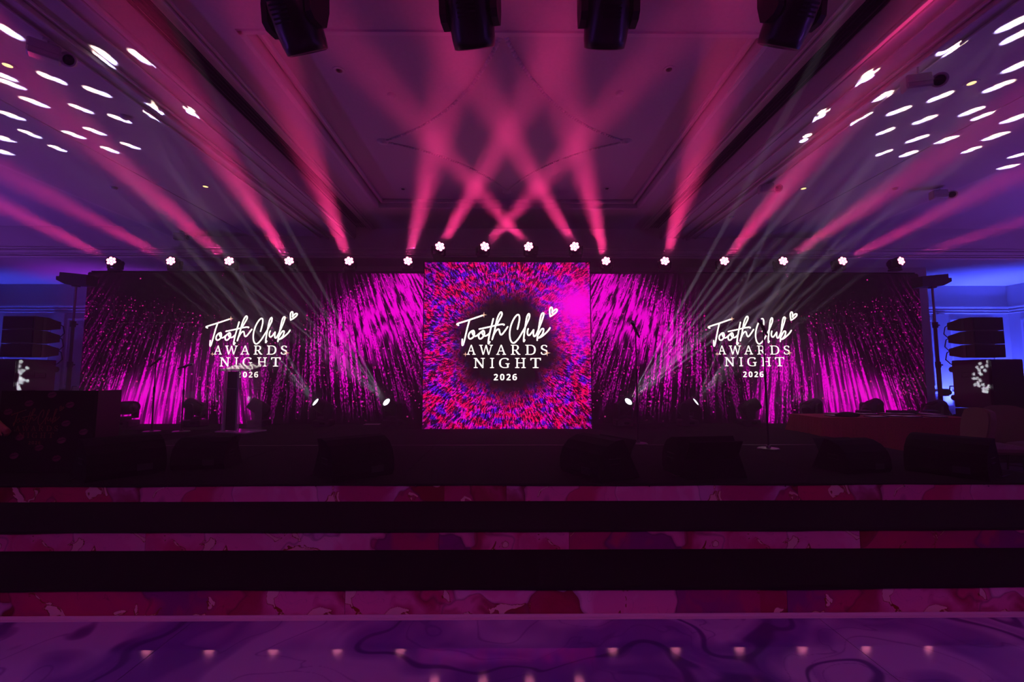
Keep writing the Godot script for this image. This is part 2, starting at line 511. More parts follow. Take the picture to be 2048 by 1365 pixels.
func build_ceiling() -> void:
	var c := struct("ceiling", bxm(Vector3(HALF_W * 2 + 0.6, 0.2, BACK - REAR + 0.6), 0, Vector3(0, 5.4, -(BACK + REAR) * 0.5)), M.plaster)
	for s in [-1.0, 1.0]:
		var g := func(a: float, e: float) -> Array: return [minf(s * a, s * e), maxf(s * a, s * e)]
		# side bays: boards with open dark joints between them, the outermost one set higher
		for r in [[4.20, 5.62], [5.64, 7.33]]:
			var q = g.call(r[0], r[1])
			slab(c, "ceiling_panel", q[0], q[1], C_SIDE, REAR, FASCIA, M.plaster)
		var q = g.call(7.35, HALF_W)
		slab(c, "ceiling_panel", q[0], q[1], C_SIDE + 0.22, REAR, FASCIA, M.plaster)
		q = g.call(7.33, 7.41)
		slab(c, "ceiling_edge", q[0], q[1], C_SIDE, REAR, FASCIA, M.trim, 0.34)
		# moulded band between the slot and the side bay
		q = g.call(3.36, 4.18)
		slab(c, "ceiling_band", q[0], q[1], C_SIDE - 0.02, REAR, FASCIA, M.plaster)
		for r in [[3.36, 0.035, 0.05], [3.44, 0.02, 0.03], [3.62, 0.02, 0.025], [3.86, 0.025, 0.03], [3.93, 0.05, 0.05], [4.12, 0.02, 0.03]]:
			var e := Mb.new()
			e.box(Vector3(s * (r[0] + r[2] * 0.5), C_SIDE - 0.02 - r[1] * 0.5, -(REAR + FASCIA) * 0.5), Vector3(r[2], r[1], FASCIA - REAR), 0.006)
			part("moulding", e.mesh(), M.trim, c)
		# the air slot: a deep dark channel with a perforated strip set in it
		q = g.call(3.10, 3.36)
		slab(c, "slot_back", q[0], q[1], C_MID + 0.12, REAR, FASCIA, M.grille_metal)
		q = g.call(3.345, 3.36)
		slab(c, "slot_side", q[0], q[1], C_SIDE - 0.02, REAR, FASCIA, M.plaster, 0.34)
		for i in 5:
			var e := Mb.new()
			e.box(Vector3(s * (3.130 + i * 0.048), C_MID + 0.03, -(REAR + FASCIA) * 0.5), Vector3(0.008, 0.03, FASCIA - REAR))
			part("slot_blade", e.mesh(), M.grille_metal, c)
		# soffit between the slot and the tray
		q = g.call(2.57, 3.10)
		slab(c, "ceiling_soffit", q[0], q[1], C_MID, REAR, FASCIA, M.plaster)
		for r in [[2.93, 0.025, 0.03], [2.99, 0.04, 0.04]]:
			var e := Mb.new()
			e.box(Vector3(s * r[0], C_MID - r[1] * 0.5, -(REAR + FASCIA) * 0.5), Vector3(r[2], r[1], FASCIA - REAR), 0.006)
			part("moulding", e.mesh(), M.trim, c)
	slab(c, "ceiling_soffit", -2.57, 2.57, C_MID, REAR, 3.95, M.plaster)
	slab(c, "ceiling_soffit", -2.57, 2.57, C_MID, 8.45, FASCIA, M.plaster)
	# the raised tray with its stepped rim
	slab(c, "ceiling_tray", -2.57, 2.57, C_TRAY, 3.95, 8.45, M.plaster)
	for st in [[2.57, 3.95, 8.45, 0.07, C_MID - 0.012, 0.162], [2.46, 4.05, 8.38, 0.05, C_MID + 0.08, 0.07]]:
		for s in [-1.0, 1.0]:
			part("tray_rim", bxm(Vector3(st[3], st[5], st[2] - st[1]), 0.012, Vector3(s * (st[0] - st[3] * 0.5), st[4] + st[5] * 0.5, -(st[1] + st[2]) * 0.5)), M.trim, c)
		for d in [st[1] + st[3] * 0.5, st[2] - st[3] * 0.5]:
			part("tray_rim", bxm(Vector3(st[0] * 2, st[5], st[3]), 0.012, Vector3(0, st[4] + st[5] * 0.5, -d)), M.trim, c)
	# beaded plaster curves that draw a four-pointed figure on the tray
	var tips := [at_height(1006, 62, C_TRAY), at_height(1252, 283, C_TRAY), at_height(1014, 384, C_TRAY), at_height(766, 283, C_TRAY)]
	var mid: Vector3 = (tips[0] + tips[2]) * 0.5
	for i in 4:
		var a: Vector3 = tips[i]
		var z: Vector3 = tips[(i + 1) % 4]
		var k: Vector3 = (a + z) * 0.5
		k = k.lerp(Vector3(mid.x, k.y, (tips[1].z + tips[3].z) * 0.5), 0.42)
		var e := Mb.new()
		var pts := []
		for j in 61:
			var f := j / 60.0
			var p := a.lerp(k, f).lerp(k.lerp(z, f), f)
			p.y = C_TRAY - 0.004
			pts.append(p)
			e.ball(p, Vector3(0.026, 0.02, 0.026), 6, 4)
		e.tube(pts, 0.009, 4)
		part("bead_moulding", e.mesh(), M.trim, c)
	for p in tips:
		var e := Mb.new()
		e.t = Transform3D(Basis(), Vector3(p.x, C_TRAY, p.z))
		e.lathe([Vector2(0.0, -0.035), Vector2(0.035, -0.028), Vector2(0.04, -0.012), Vector2(0.075, -0.018), Vector2(0.09, 0.0)], 12, true)
		part("plaster_rosette", e.mesh(), M.trim, c)
	# the cross beam over the screens and the lower ceiling behind it
	var bk := struct("wall_bulkhead", bxm(Vector3(HALF_W * 2, 1.4, 0.4), 0, Vector3(0, LOW + 0.7, -FASCIA - 0.2)), M.plaster)
	for r in [[0.02, 0.04, 0.06], [0.075, 0.03, 0.045], [0.14, 0.07, 0.035], [0.22, 0.03, 0.025]]:
		part("moulding", bxm(Vector3(HALF_W * 2, r[1], r[2]), 0.008, Vector3(0, LOW + r[0], -FASCIA + r[2] * 0.5)), M.trim, bk)
	slab(c, "ceiling_low", -HALF_W, HALF_W, LOW, FASCIA + 0.4, BACK, M.plaster)


# ---------------------------------------------------------------- stage, steps, dance floor
func build_stage() -> void:
	var st := thing("stage_platform", "low black stage platform with pink and purple marbled front panels", "stage")
	for i in 5:
		part("deck_panel", bxm(Vector3(1.976, 0.08, 2.13), 0.004, Vector3(-3.96 + i * 1.98, STAGE_Y - 0.04, -5.03)), M.deck, st)
		part("deck_panel", bxm(Vector3(1.976, 0.08, 1.78), 0.004, Vector3(-3.96 + i * 1.98, STAGE_Y - 0.04, -7.01)), M.deck, st)
	for i in 9:
		part("deck_panel", bxm(Vector3(1.906, 0.08, 1.60), 0.004, Vector3(-7.64 + i * 1.91, STAGE_Y - 0.04, -8.71)), M.deck, st)
	part("edge_strip", bxm(Vector3(9.9, 0.012, 0.018), 0.002, Vector3(0, STAGE_Y - 0.003, -6.108)), M.deck_edge, st)
	part("skirt", bxm(Vector3(9.86, STAGE_Y - 0.08, 5.5), 0, Vector3(0, (STAGE_Y - 0.08) * 0.5, -6.73)), M.black_cloth, st)
	part("skirt", bxm(Vector3(17.1, STAGE_Y - 0.08, 1.55), 0, Vector3(0, (STAGE_Y - 0.08) * 0.5, -8.71)), M.black_cloth, st)
	# the black cloth over the stage lip
	part("edge_cloth", wavy_cloth(9.9, STAGE_Y + 0.004, -3.95, 0.5, 1), M.black_cloth, st)
	riser(st, 3.955, STAGE_Y - 0.006, 0.322, [-4.95, x_at(1013, 3.95), x_at(1584, 3.95), 4.95], 0.0)
	for px in [335, 438, 631, 831, 1007, 1299, 1571, 1590, 1809, 1977]:
		var p := at_depth(px, 973, 3.935)
		var e := Mb.new()
		e.ball(Vector3.ZERO, Vector3.ONE * 0.006, 8, 6)
		part("pin", e.mesh(), M.chrome, st, Transform3D(Basis(), p))
	var up := thing("stage_step", "upper black-carpeted step in front of the stage, thin marbled front", "step")
	part("tread", wavy_cloth(10.2, 0.322, -3.255, 0.69, 2), M.black_cloth, up)
	part("body", bxm(Vector3(10.2, 0.30, 0.67), 0, Vector3(0, 0.16, -3.605)), M.black_cloth, up)
	riser(up, 3.265, 0.315, 0.175, [-5.1, x_at(312, 3.26), x_at(882, 3.26), x_at(1135, 3.26), x_at(1700, 3.26), 5.1], 0.37)
	var lo := thing("stage_step", "lowest black-carpeted step with tall marbled front above the dance floor", "step")
	part("tread", wavy_cloth(10.4, 0.175, -2.715, 0.545, 3), M.black_cloth, lo)
	part("body", bxm(Vector3(10.4, 0.15, 0.51), 0, Vector3(0, 0.085, -2.99)), M.black_cloth, lo)
	riser(lo, 2.725, 0.168, 0.012, [-5.2, x_at(12, 2.72), x_at(703, 2.72), x_at(1553, 2.72), 5.2], 0.71)
	part("base_strip", bxm(Vector3(10.4, 0.018, 0.016), 0.004, Vector3(0, 0.011, -2.704)), M.white_strip, lo)
	part("base_strip", bxm(Vector3(10.4, 0.005, 0.022), 0.002, Vector3(0, 0.0045, -2.686)), M.white_strip, lo)
	# printed vinyl dance floor, laid in sheets that butt at a seam
	var df := thing("dance_floor", "glossy white dance floor printed with violet marble veins", "dance floor")
	var rows := [[2.68, 0.9, 0.06], [0.896, -0.9, 0.06]]
	for r in rows:
		var m: StandardMaterial3D = M.floor_print.duplicate()
		m.roughness = r[2]
		for i in 3:
			var b := Mb.new()
			var x0 := -5.4 + i * 3.6
			var c := Vector3(x0 + 1.8, -0.001, -(r[0] + r[1]) * 0.5)
			b.box(c, Vector3(3.597, 0.006, r[0] - r[1]), 0.001)
			for j in b.v.size():
				b.u[j] = Vector2((b.v[j].x + 5.4) / 10.8, fposmod((b.v[j].z + 2.7) / 2.7, 1.0) if r[1] > 0 else (b.v[j].z + 0.9) / 2.7)
			part("floor_sheet", b.mesh(), m, df)


# a step front cut into printed panels at the given x positions
func riser(parent: Node3D, d: float, y1: float, y0: float, xs: Array, v0: float) -> void:
	for i in xs.size() - 1:
		var a: float = xs[i] + 0.001
		var z: float = xs[i + 1] - 0.001
		var b := Mb.new()
		b.box(Vector3((a + z) * 0.5, (y0 + y1) * 0.5, -d + 0.004), Vector3(z - a, y1 - y0, 0.008), 0.001)
		var us := fposmod(i * 0.37 + v0 * 1.7, 0.5)
		for j in b.v.size():
			b.u[j] = Vector2(us + (b.v[j].x - a) / 4.4, v0 * 0.8 + (y1 - b.v[j].y) / 0.9)
		part("riser_panel", b.mesh(), M.ink, parent)


# a carpet-covered tread whose front lip sags unevenly over the riser
func wavy_cloth(w: float, y: float, z_front: float, depth: float, sd: int) -> ArrayMesh:
	var f := noise(FastNoiseLite.TYPE_SIMPLEX, 0.6, 40 + sd, 3)
	var b := Mb.new()
	var seg := 60
	for i in seg:
		var x0 := -w * 0.5 + w * i / seg
		var x1 := x0 + w / seg
		var d0 := 0.010 + 0.008 * f.get_noise_1d(x0)
		var d1 := 0.010 + 0.008 * f.get_noise_1d(x1)
		var zf := z_front + 0.016
		b.quad(Vector3(x0, y, zf - 0.008), Vector3(x1, y, zf - 0.008), Vector3(x1, y, z_front - depth), Vector3(x0, y, z_front - depth))
		b.quad(Vector3(x0, y - 0.008, zf), Vector3(x1, y - 0.008, zf), Vector3(x1, y, zf - 0.008), Vector3(x0, y, zf - 0.008))
		b.quad(Vector3(x0, y - 0.008 - d0, zf), Vector3(x1, y - 0.008 - d1, zf), Vector3(x1, y - 0.008, zf), Vector3(x0, y - 0.008, zf))
		b.quad(Vector3(x0, y - 0.008 - d0, z_front), Vector3(x1, y - 0.008 - d1, z_front), Vector3(x1, y - 0.008 - d1, zf), Vector3(x0, y - 0.008 - d0, zf))
	return b.mesh()


# ---------------------------------------------------------------- LED screens
const WING_D := 8.9
const MID_D := 8.0

func bump(x: float, y: float, cx: float, cy: float, sx: float, sy: float) -> float:
	var a := (x - cx) / sx
	var b := (y - cy) / sy
	return exp(-a * a - b * b)

func disc(px: PackedFloat32Array, w: int, h: int, cx: float, cy: float, rx: float, ry: float, c: Color, amt: float) -> void:
	var r := maxf(rx, ry)
	for y in range(maxi(0, int(cy - r - 1)), mini(h - 1, int(cy + r + 1)) + 1):
		for x in range(maxi(0, int(cx - r - 1)), mini(w - 1, int(cx + r + 1)) + 1):
			var d := sqrt(pow((x - cx) / rx, 2) + pow((y - cy) / ry, 2))
			var a := clampf((1.15 - d) / 0.4, 0.0, 1.0) * amt
			if a > 0.0:
				var k := (y * w + x) * 3
				px[k] = lerpf(px[k], maxf(px[k], c.r), a); px[k + 1] = lerpf(px[k + 1], maxf(px[k + 1], c.g), a); px[k + 2] = lerpf(px[k + 2], maxf(px[k + 2], c.b), a)

func to_texture(px: PackedFloat32Array, w: int, h: int) -> ImageTexture:
	var by := PackedByteArray()
	by.resize(w * h * 3)
	for i in px.size():
		by[i] = int(255.0 * clampf(px[i], 0.0, 1.0))
	return ImageTexture.create_from_image(Image.create_from_data(w, h, false, Image.FORMAT_RGB8, by))

func screen_material(t: Texture2D, e: float) -> StandardMaterial3D:
	var m := StandardMaterial3D.new()
	m.albedo_color = Color(0.015, 0.015, 0.015); m.roughness = 0.5; m.metallic_specular = 0.2
	m.emission_enabled = true; m.emission = Color.BLACK; m.emission_texture = t; m.emission_energy_multiplier = e
	return m

# the clip on the side screens: glittering magenta threads that hang down and fan out from a point above
func wing_texture() -> ImageTexture:
	var w := 1330
	var h := 594
	var px := PackedFloat32Array()
	px.resize(w * h * 3)
	var f1 := noise(FastNoiseLite.TYPE_SIMPLEX, 1.0, 51, 3)
	var f2 := noise(FastNoiseLite.TYPE_SIMPLEX, 1.0, 52, 2)
	var f3 := noise(FastNoiseLite.TYPE_SIMPLEX, 1.0, 53, 3)
	var k := 0
	for iy in h:
		var Y := 548.0 + iy * 0.5
		for ix in w:
			var X := 182.0 + ix * 0.5
			var dx := X - 520.0
			var dy := Y - 100.0
			var a := dx / dy + 0.00035 * (Y - 690.0) * signf(dx) * 0.6
			var zr := 1.5 * bump(X, Y, 835, 590, 95, 95) + 0.9 * bump(X, Y, 735, 640, 70, 95) + 0.75 * bump(X, Y, 660, 690, 55, 95) + 0.35 * bump(X, Y, 690, 740, 120, 90)
			var zl := 1.55 * bump(X, Y, 300, 815, 75, 62) + 0.6 * bump(X, Y, 370, 740, 80, 90) + 0.75 * bump(X, Y, 492, 810, 35, 60) + 0.35 * bump(X, Y, 470, 720, 70, 80) + 0.30 * bump(X, Y, 200, 590, 45, 70)
			var top := smoothstep(0.0, 60.0, Y - (690.0 - absf(X - 500.0) * 0.62)) if X > 500.0 else smoothstep(0.0, 120.0, Y - 560.0 - (X - 182.0) * 0.28)
			var low := 1.0 - smoothstep(800.0, 850.0, Y) * smoothstep(520.0, 600.0, X)
			var base := 0.30 * top * low + zr * 0.8 + zl * 0.8
			var s := f1.get_noise_2d(a * 62.0, Y * 0.004)
			var s2 := f2.get_noise_2d(a * 210.0, Y * 0.012)
			var thread := smoothstep(0.0, 0.30, s + 0.5 * s2)
			var brk := 0.55 + 0.9 * f3.get_noise_2d(a * 160.0, Y * 0.13)
			var fill := clampf(zr * 1.3 - 0.85, 0.0, 1.0) * clampf(0.55 + 1.4 * f3.get_noise_2d(a * 46.0, Y * 0.02), 0.1, 1.0) + clampf(zl * 1.0 - 0.30, 0.0, 0.95) * (0.75 + 0.7 * s)
			var e := base * thread * clampf(brk, 0.1, 1.2) * 1.25 + fill + 0.10 * bump(X, Y, 560, 600, 70, 60) + 0.035 * zl + 0.01
			e *= (0.35 + 0.65 * low)
			e = clampf(e, 0.0, 1.0)
			px[k] = e; px[k + 1] = 0.0; px[k + 2] = e * 0.86
			k += 3
	# loose beads, larger low down, strung along the threads
	for i in 5200:
		var X := rng.randf_range(182, 847)
		var Y := rng.randf_range(548, 842)
		var top := Y - (690.0 - absf(X - 500.0) * 0.62) if X > 500.0 else Y - 575.0 - (X - 182.0) * 0.22
		if top < 0.0 and rng.randf() > 0.05: continue
		if Y > 815.0 and X > 530.0 and rng.randf() > 0.3: continue
		var a := (X - 520.0) / (Y - 100.0)
		if f1.get_noise_2d(a * 62.0, Y * 0.004) < -0.02 and rng.randf() > 0.25: continue
		var big := rng.randf() < 0.10 + 0.0008 * absf(X - 500.0)
		var r := rng.randf_range(1.8, 3.6) if big else rng.randf_range(0.8, 1.7)
		var c := Color(1.0, rng.randf_range(0.0, 0.16), rng.randf_range(0.55, 0.88))
		disc(px, w, h, (X - 182.0) * 2.0, (Y - 548.0) * 2.0, r, r, c, rng.randf_range(0.45, 1.0))
	return to_texture(px, w, h)

# the clip on the centre screen: a tunnel of red, magenta and violet sparks round a dark eye
func tunnel_texture() -> ImageTexture:
	var w := 900
	var px := PackedFloat32Array()
	px.resize(w * w * 3)
	var f1 := noise(FastNoiseLite.TYPE_SIMPLEX, 1.0, 61, 3)
	var f2 := noise(FastNoiseLite.TYPE_SIMPLEX, 1.0, 62, 3)
	var f3 := noise(FastNoiseLite.TYPE_SIMPLEX, 1.0, 63, 2)
	var k := 0
	for iy in w:
		for ix in w:
			var X := ix / float(w) - 0.50
			var Y := iy / float(w) - 0.50
			var r := sqrt(X * X + Y * Y * 1.04)
			var a := atan2(Y, X)
			var lr := log(maxf(r, 0.02))
			var ca := cos(a)
			var sa := sin(a)
			var wob := 0.045 * f2.get_noise_2d(ca * 2.0 + 7.0, sa * 2.0)
			var ringv := smoothstep(0.215, 0.40, r + wob)
			var s := f1.get_noise_3d(ca * 34.0, sa * 34.0, lr * 10.0)
			var s2 := f3.get_noise_3d(ca * 100.0, sa * 100.0, lr * 34.0)
			var spark := smoothstep(-0.22, 0.30, s + 0.7 * s2)
			var hue := f2.get_noise_3d(ca * 5.5, sa * 5.5, lr * 7.0) + 0.2 * s
			var flare := 1.1 * bump(X, Y, 0.42, -0.24, 0.17, 0.16) + 0.45 * bump(X, Y, 0.45, -0.02, 0.12, 0.1)
			var c := Color(1.0, 0.0, 0.82)
			if hue > 0.10: c = c.lerp(Color(1.0, 0.0, 0.36), clampf((hue - 0.10) * 7.0, 0.0, 1.0))
			elif hue < -0.12: c = c.lerp(Color(0.36, 0.04, 0.92), clampf((-0.12 - hue) * 6.0, 0.0, 1.0))
			c = c.lerp(Color(1.0, 0.0, 0.86), clampf(flare, 0.0, 1.0))
			var e := ringv * (0.10 + 0.9 * spark) * (1.0 - 0.35 * smoothstep(0.5, 0.72, r)) + flare * 0.8
			e += 0.06 * smoothstep(0.18, 0.30, r)
			e = clampf(e, 0.0, 1.0)
			px[k] = c.r * e; px[k + 1] = c.g * e; px[k + 2] = c.b * e
			k += 3
	for i in 8000:
		var a := rng.randf() * TAU
		var r := sqrt(rng.randf_range(0.08, 0.5))
		var X := 0.5 + cos(a) * r
		var Y := 0.5 + sin(a) * r
		if X < 0.0 or X > 1.0 or Y < 0.0 or Y > 1.0: continue
		var q := rng.randf()
		var c := Color(1.0, 0.05, 0.62) if q < 0.5 else (Color(1.0, 0.0, 0.9) if q < 0.8 else Color(0.55, 0.25, 1.0))
		var rr := rng.randf_range(0.9, 1.6 + 3.2 * maxf(0.0, r - 0.35) * (1.4 if Y > 0.6 else 0.7))
		disc(px, w, w, X * w, Y * w, rr, rr, c, rng.randf_range(0.4, 0.95))
	return to_texture(px, w, w)

func led_wall(root: Node3D, w: float, h: float, nx: int, ny: int, m: Material, flip: bool) -> void:
	for j in ny:
		for i in nx:
			var b := Mb.new()
			var pw := w / nx
			var ph := h / ny
			var c := Vector3(-w * 0.5 + (i + 0.5) * pw, (j + 0.5) * ph, 0.015)
			var hx := pw * 0.5 - 0.0006
			var hy := ph * 0.5 - 0.0006
			b.quad(c + Vector3(-hx, -hy, 0.015), c + Vector3(hx, -hy, 0.015), c + Vector3(hx, hy, 0.015), c + Vector3(-hx, hy, 0.015))
			for k in b.v.size():
				var uu := (b.v[k].x + w * 0.5) / w
				b.u[k] = Vector2(1.0 - uu if flip else uu, 1.0 - b.v[k].y / h)
			var face := part("led_panel", b.mesh(), m, root)
			part("panel_case", bxm(Vector3(pw - 0.0012, ph - 0.0012, 0.029), 0, c - Vector3(0, 0, 0.0005)), M.black_matt, face)
	part("cabinet_frame", bxm(Vector3(w + 0.05, h + 0.025, 0.09), 0.004, Vector3(0, h * 0.5 + 0.0125, -0.05)), M.black_matt, root)

func build_screens() -> void:
	var wt := screen_material(wing_texture(), 1.15)
	var logo := logo_meshes()
	for s in [-1.0, 1.0]:
		var cx: float = s * 4.90 - 0.03
		var r := thing("led_screen", "wide LED screen %s of the square one, magenta glitter threads and award lettering" % ["left" if s < 0 else "right"], "screen", Vector3(cx, STAGE_Y, -WING_D))
		r.set_meta("label", "wide LED wall with hanging magenta threads, beside the %s" % ["lectern" if s < 0 else "award table"])
		led_wall(r, 7.0, 3.0, 14, 3, wt, s > 0)
		for x in [-2.2, 0.0, 2.2]:
			var b := Mb.new()
			b.tube([Vector3(x, 2.4, -0.1), Vector3(x, 0.02, -1.0)], 0.025, 8)
			b.tube([Vector3(x, 0.02, -0.1), Vector3(x, 0.02, -1.0)], 0.025, 8)
			part("rear_brace", b.mesh(), M.black, r)
		var o := at_depth(502.0 if s < 0 else 1508.0, 691.5, WING_D - 0.035)
		var d := (WING_D * 1.01) / F * (177.0 / 198.0)
		part("screen_lettering", logo[0], M.lettering, r, Transform3D(Basis.from_scale(Vector3(d, d, 1)), o - r.position))
		part("screen_sparkle", logo[1], M.spark, r, Transform3D(Basis.from_scale(Vector3(d, d, 1)), o - r.position + Vector3(0, 0, 0.002)))
		panel_light(r, Vector2(6.8, 2.9), Vector3(0, 1.5, 0.06), Color(1.0, 0.0, 0.80), WING_LIGHT)
	var r := thing("led_screen", "square LED screen standing forward at centre stage, sparkling tunnel round white lettering", "screen", Vector3(at_depth(1014.5, 700, MID_D).x, STAGE_Y, -MID_D))
	led_wall(r, 3.0, 3.0, 6, 3, screen_material(tunnel_texture(), 1.2), false)
	part("foot", bxm(Vector3(2.9, 0.03, 0.6), 0.004, Vector3(0, 0.014, -0.4)), M.black, r)
	var o := at_depth(1015, 690, MID_D - 0.035)
	var d := MID_D * 1.007 / F
	part("screen_lettering", logo[0], M.lettering, r, Transform3D(Basis.from_scale(Vector3(d, d, 1)), o - r.position))
	part("screen_sparkle", logo[1], M.spark, r, Transform3D(Basis.from_scale(Vector3(d, d, 1)), o - r.position + Vector3(0, 0, 0.002)))
	panel_light(r, Vector2(2.9, 2.9), Vector3(0, 1.5, 0.06), Color(1.0, 0.05, 0.75), MID_LIGHT)

const WING_LIGHT := 0.12
const MID_LIGHT := 0.12

func panel_light(parent: Node3D, size: Vector2, at: Vector3, c: Color, e: float) -> void:
	var a := AreaLight3D.new()
	a.name = "panel_light"
	parent.add_child(a, true)
	a.position = at; a.rotation.y = PI
	a.area_size = size; a.light_color = c; a.light_energy = e; a.area_range = 40.0; a.area_attenuation = 2.0; a.shadow_enabled = true

func smooth_line(p: Array, closed := false) -> PackedVector2Array:
	var out := PackedVector2Array()
	var n := p.size()
	for i in n - 1:
		var a: Vector2 = p[maxi(i - 1, 0)]
		var b: Vector2 = p[i]
		var c: Vector2 = p[i + 1]
		var d: Vector2 = p[mini(i + 2, n - 1)]
		for k in 3:
			out.append(b.cubic_interpolate(c, a, d, k / 3.0))
	out.append(p[n - 1])
	return out

# the award lettering, in photo pixels round (1015, 690): [strokes and letters, sparkles]
func logo_meshes() -> Array:
	var b := Mb.new()
	var left := [
		[165, 600, 125, 577, 165, 550, 430, 465, 820, 330],
		[445, 475, 390, 680, 330, 950, 290, 1100, 268, 1120, 262, 1080, 265, 965],
		[520, 745, 460, 790, 425, 870, 440, 940, 490, 950, 550, 900, 575, 820, 560, 745, 530, 745, 520, 800, 545, 850, 590, 885, 640, 870, 700, 820, 790, 750],
		[790, 750, 720, 800, 685, 870, 700, 940, 745, 950, 800, 900, 835, 820, 820, 750, 785, 745, 775, 800, 800, 850, 850, 880, 920, 850, 970, 800],
		[1062, 430, 1010, 640, 960, 860, 935, 1040, 945, 1080, 975, 1030],
		[700, 700, 1000, 635, 1140, 600, 1280, 575, 1340, 580, 1335, 595],
		[1165, 560, 1240, 420, 1285, 330, 1280, 270, 1250, 262, 1200, 340, 1150, 480, 1100, 720, 1060, 880, 1035, 970],
		[1060, 880, 1110, 780, 1170, 710, 1210, 710, 1225, 770, 1250, 840, 1290, 835, 1360, 750, 1435, 640]]
	var right := [
		[388, 700, 420, 560, 440, 440, 430, 345, 390, 325, 330, 380, 260, 500, 205, 660, 185, 820, 200, 960, 240, 1040, 290, 1060, 350, 1020, 430, 920, 500, 800, 570, 680, 640, 530, 690, 420, 700, 330, 680, 300, 640, 360, 610, 490, 580, 700, 555, 870, 548, 1020, 575, 980],
		[665, 690, 645, 760, 650, 840, 690, 860, 740, 810, 790, 740, 805, 720, 800, 780, 800, 850, 820, 890, 860, 860, 910, 760, 950, 660, 1010, 510, 1050, 390, 1070, 300, 1040, 280, 1000, 340, 965, 500, 930, 720, 905, 880, 895, 990],
		[905, 880, 960, 780, 1010, 700, 1055, 690, 1060, 740, 1030, 830, 970, 900, 920, 930, 1000, 900, 1100, 820, 1180, 740, 1230, 665],
		[1235, 370, 1225, 280, 1225, 180, 1260, 130, 1290, 160, 1285, 280, 1310, 240, 1370, 185, 1415, 190, 1405, 240, 1330, 310, 1235, 370]]
	var layer := 0
	for g in [[left, 905.0], [right, 1005.0]]:
		for st in g[0]:
			var p := []
			for i in range(0, st.size(), 2):
				p.append(Vector2(g[1] + st[i] / 13.0 - 1015.0, -(605.0 + st[i + 1] / 13.0 - 690.0)))
			stroke(b, smooth_line(p), 1.55, 0.0006 * layer)
			layer += 1
	for t in [["AWARDS", "Droid Serif", 95.0, 278.0, [272, 438, 500, 755, 815, 998, 1085, 1262, 1350, 1545, 1637, 1765]], ["NIGHT", "Droid Serif", 337.0, 522.0, [405, 607, 703, 778, 870, 1065, 1163, 1360, 1445, 1640]], ["2026", "Droid Sans", 630.0, 747.0, [772, 850, 888, 968, 1005, 1082, 1115, 1198]]]:
		for i in t[0].length():
			var tm := TextMesh.new()
			var fo := SystemFont.new()
			fo.font_names = PackedStringArray([t[1]])
			fo.font_weight = 700 if t[0] == "2026" else 400
			tm.font = fo; tm.text = t[0][i]; tm.font_size = 48; tm.depth = 0.0; tm.curve_step = 4.0
			var bb := tm.get_aabb()
			var x0: float = 905.0 + t[4][i * 2] / 9.31 - 1015.0
			var x1: float = 905.0 + t[4][i * 2 + 1] / 9.31 - 1015.0
			var y0: float = -(680.0 + t[3] / 9.31 - 690.0)
			var y1: float = -(680.0 + t[2] / 9.31 - 690.0)
			for sf in tm.get_surface_count():
				var ar := tm.surface_get_arrays(sf)
				var vs: PackedVector3Array = ar[Mesh.ARRAY_VERTEX]
				var ix = ar[Mesh.ARRAY_INDEX]
				var cnt: int = ix.size() if ix != null else vs.size()
				for j in cnt:
					var q: Vector3 = vs[ix[j]] if ix != null else vs[j]
					b.put(Vector3(lerpf(x0, x1, (q.x - bb.position.x) / bb.size.x), lerpf(y0, y1, (q.y - bb.position.y) / bb.size.y), 0.0), Vector3(0, 0, 1))
	var sp := Mb.new()
	for c in [[905 + 820 / 13.0, 605 + 330 / 13.0, 6.0], [1005 + 1080 / 13.0, 605 + 305 / 13.0, 4.5], [905 + 250 / 9.31, 680 + 268 / 9.31, 5.0], [905 + 1755 / 9.31, 680 + 245 / 9.31, 7.0]]:
		var o := Vector3(c[0] - 1015.0, -(c[1] - 690.0), 0.0)
		for k in 4:
			var a := PI / 2 * k
			var tip: Vector3 = o + Vector3(cos(a), sin(a), 0) * c[2]
			var l: Vector3 = o + Vector3(cos(a + PI / 4), sin(a + PI / 4), 0) * c[2] * 0.22
			var r: Vector3 = o + Vector3(cos(a - PI / 4), sin(a - PI / 4), 0) * c[2] * 0.22
			sp.tri(o, r, tip); sp.tri(o, tip, l)
	return [b.mesh(), sp.mesh()]

func stroke(b: Mb, p: PackedVector2Array, r: float, z: float) -> void:
	for i in p.size() - 1:
		var d := (p[i + 1] - p[i])
		if d.length() < 1e-5: continue
		d = d.normalized()
		var q := Vector2(-d.y, d.x) * r
		b.quad(Vector3(p[i].x - q.x, p[i].y - q.y, z), Vector3(p[i + 1].x - q.x, p[i + 1].y - q.y, z), Vector3(p[i + 1].x + q.x, p[i + 1].y + q.y, z), Vector3(p[i].x + q.x, p[i].y + q.y, z))
	for i in p.size():
		if i > 0 and i < p.size() - 1 and absf((p[i] - p[i - 1]).angle_to(p[i + 1] - p[i])) < 0.12: continue
		for k in 6:
			var a := TAU * k / 6.0
			var e := TAU * (k + 1) / 6.0
			b.tri(Vector3(p[i].x, p[i].y, z), Vector3(p[i].x + cos(a) * r, p[i].y + sin(a) * r, z), Vector3(p[i].x + cos(e) * r, p[i].y + sin(e) * r, z))


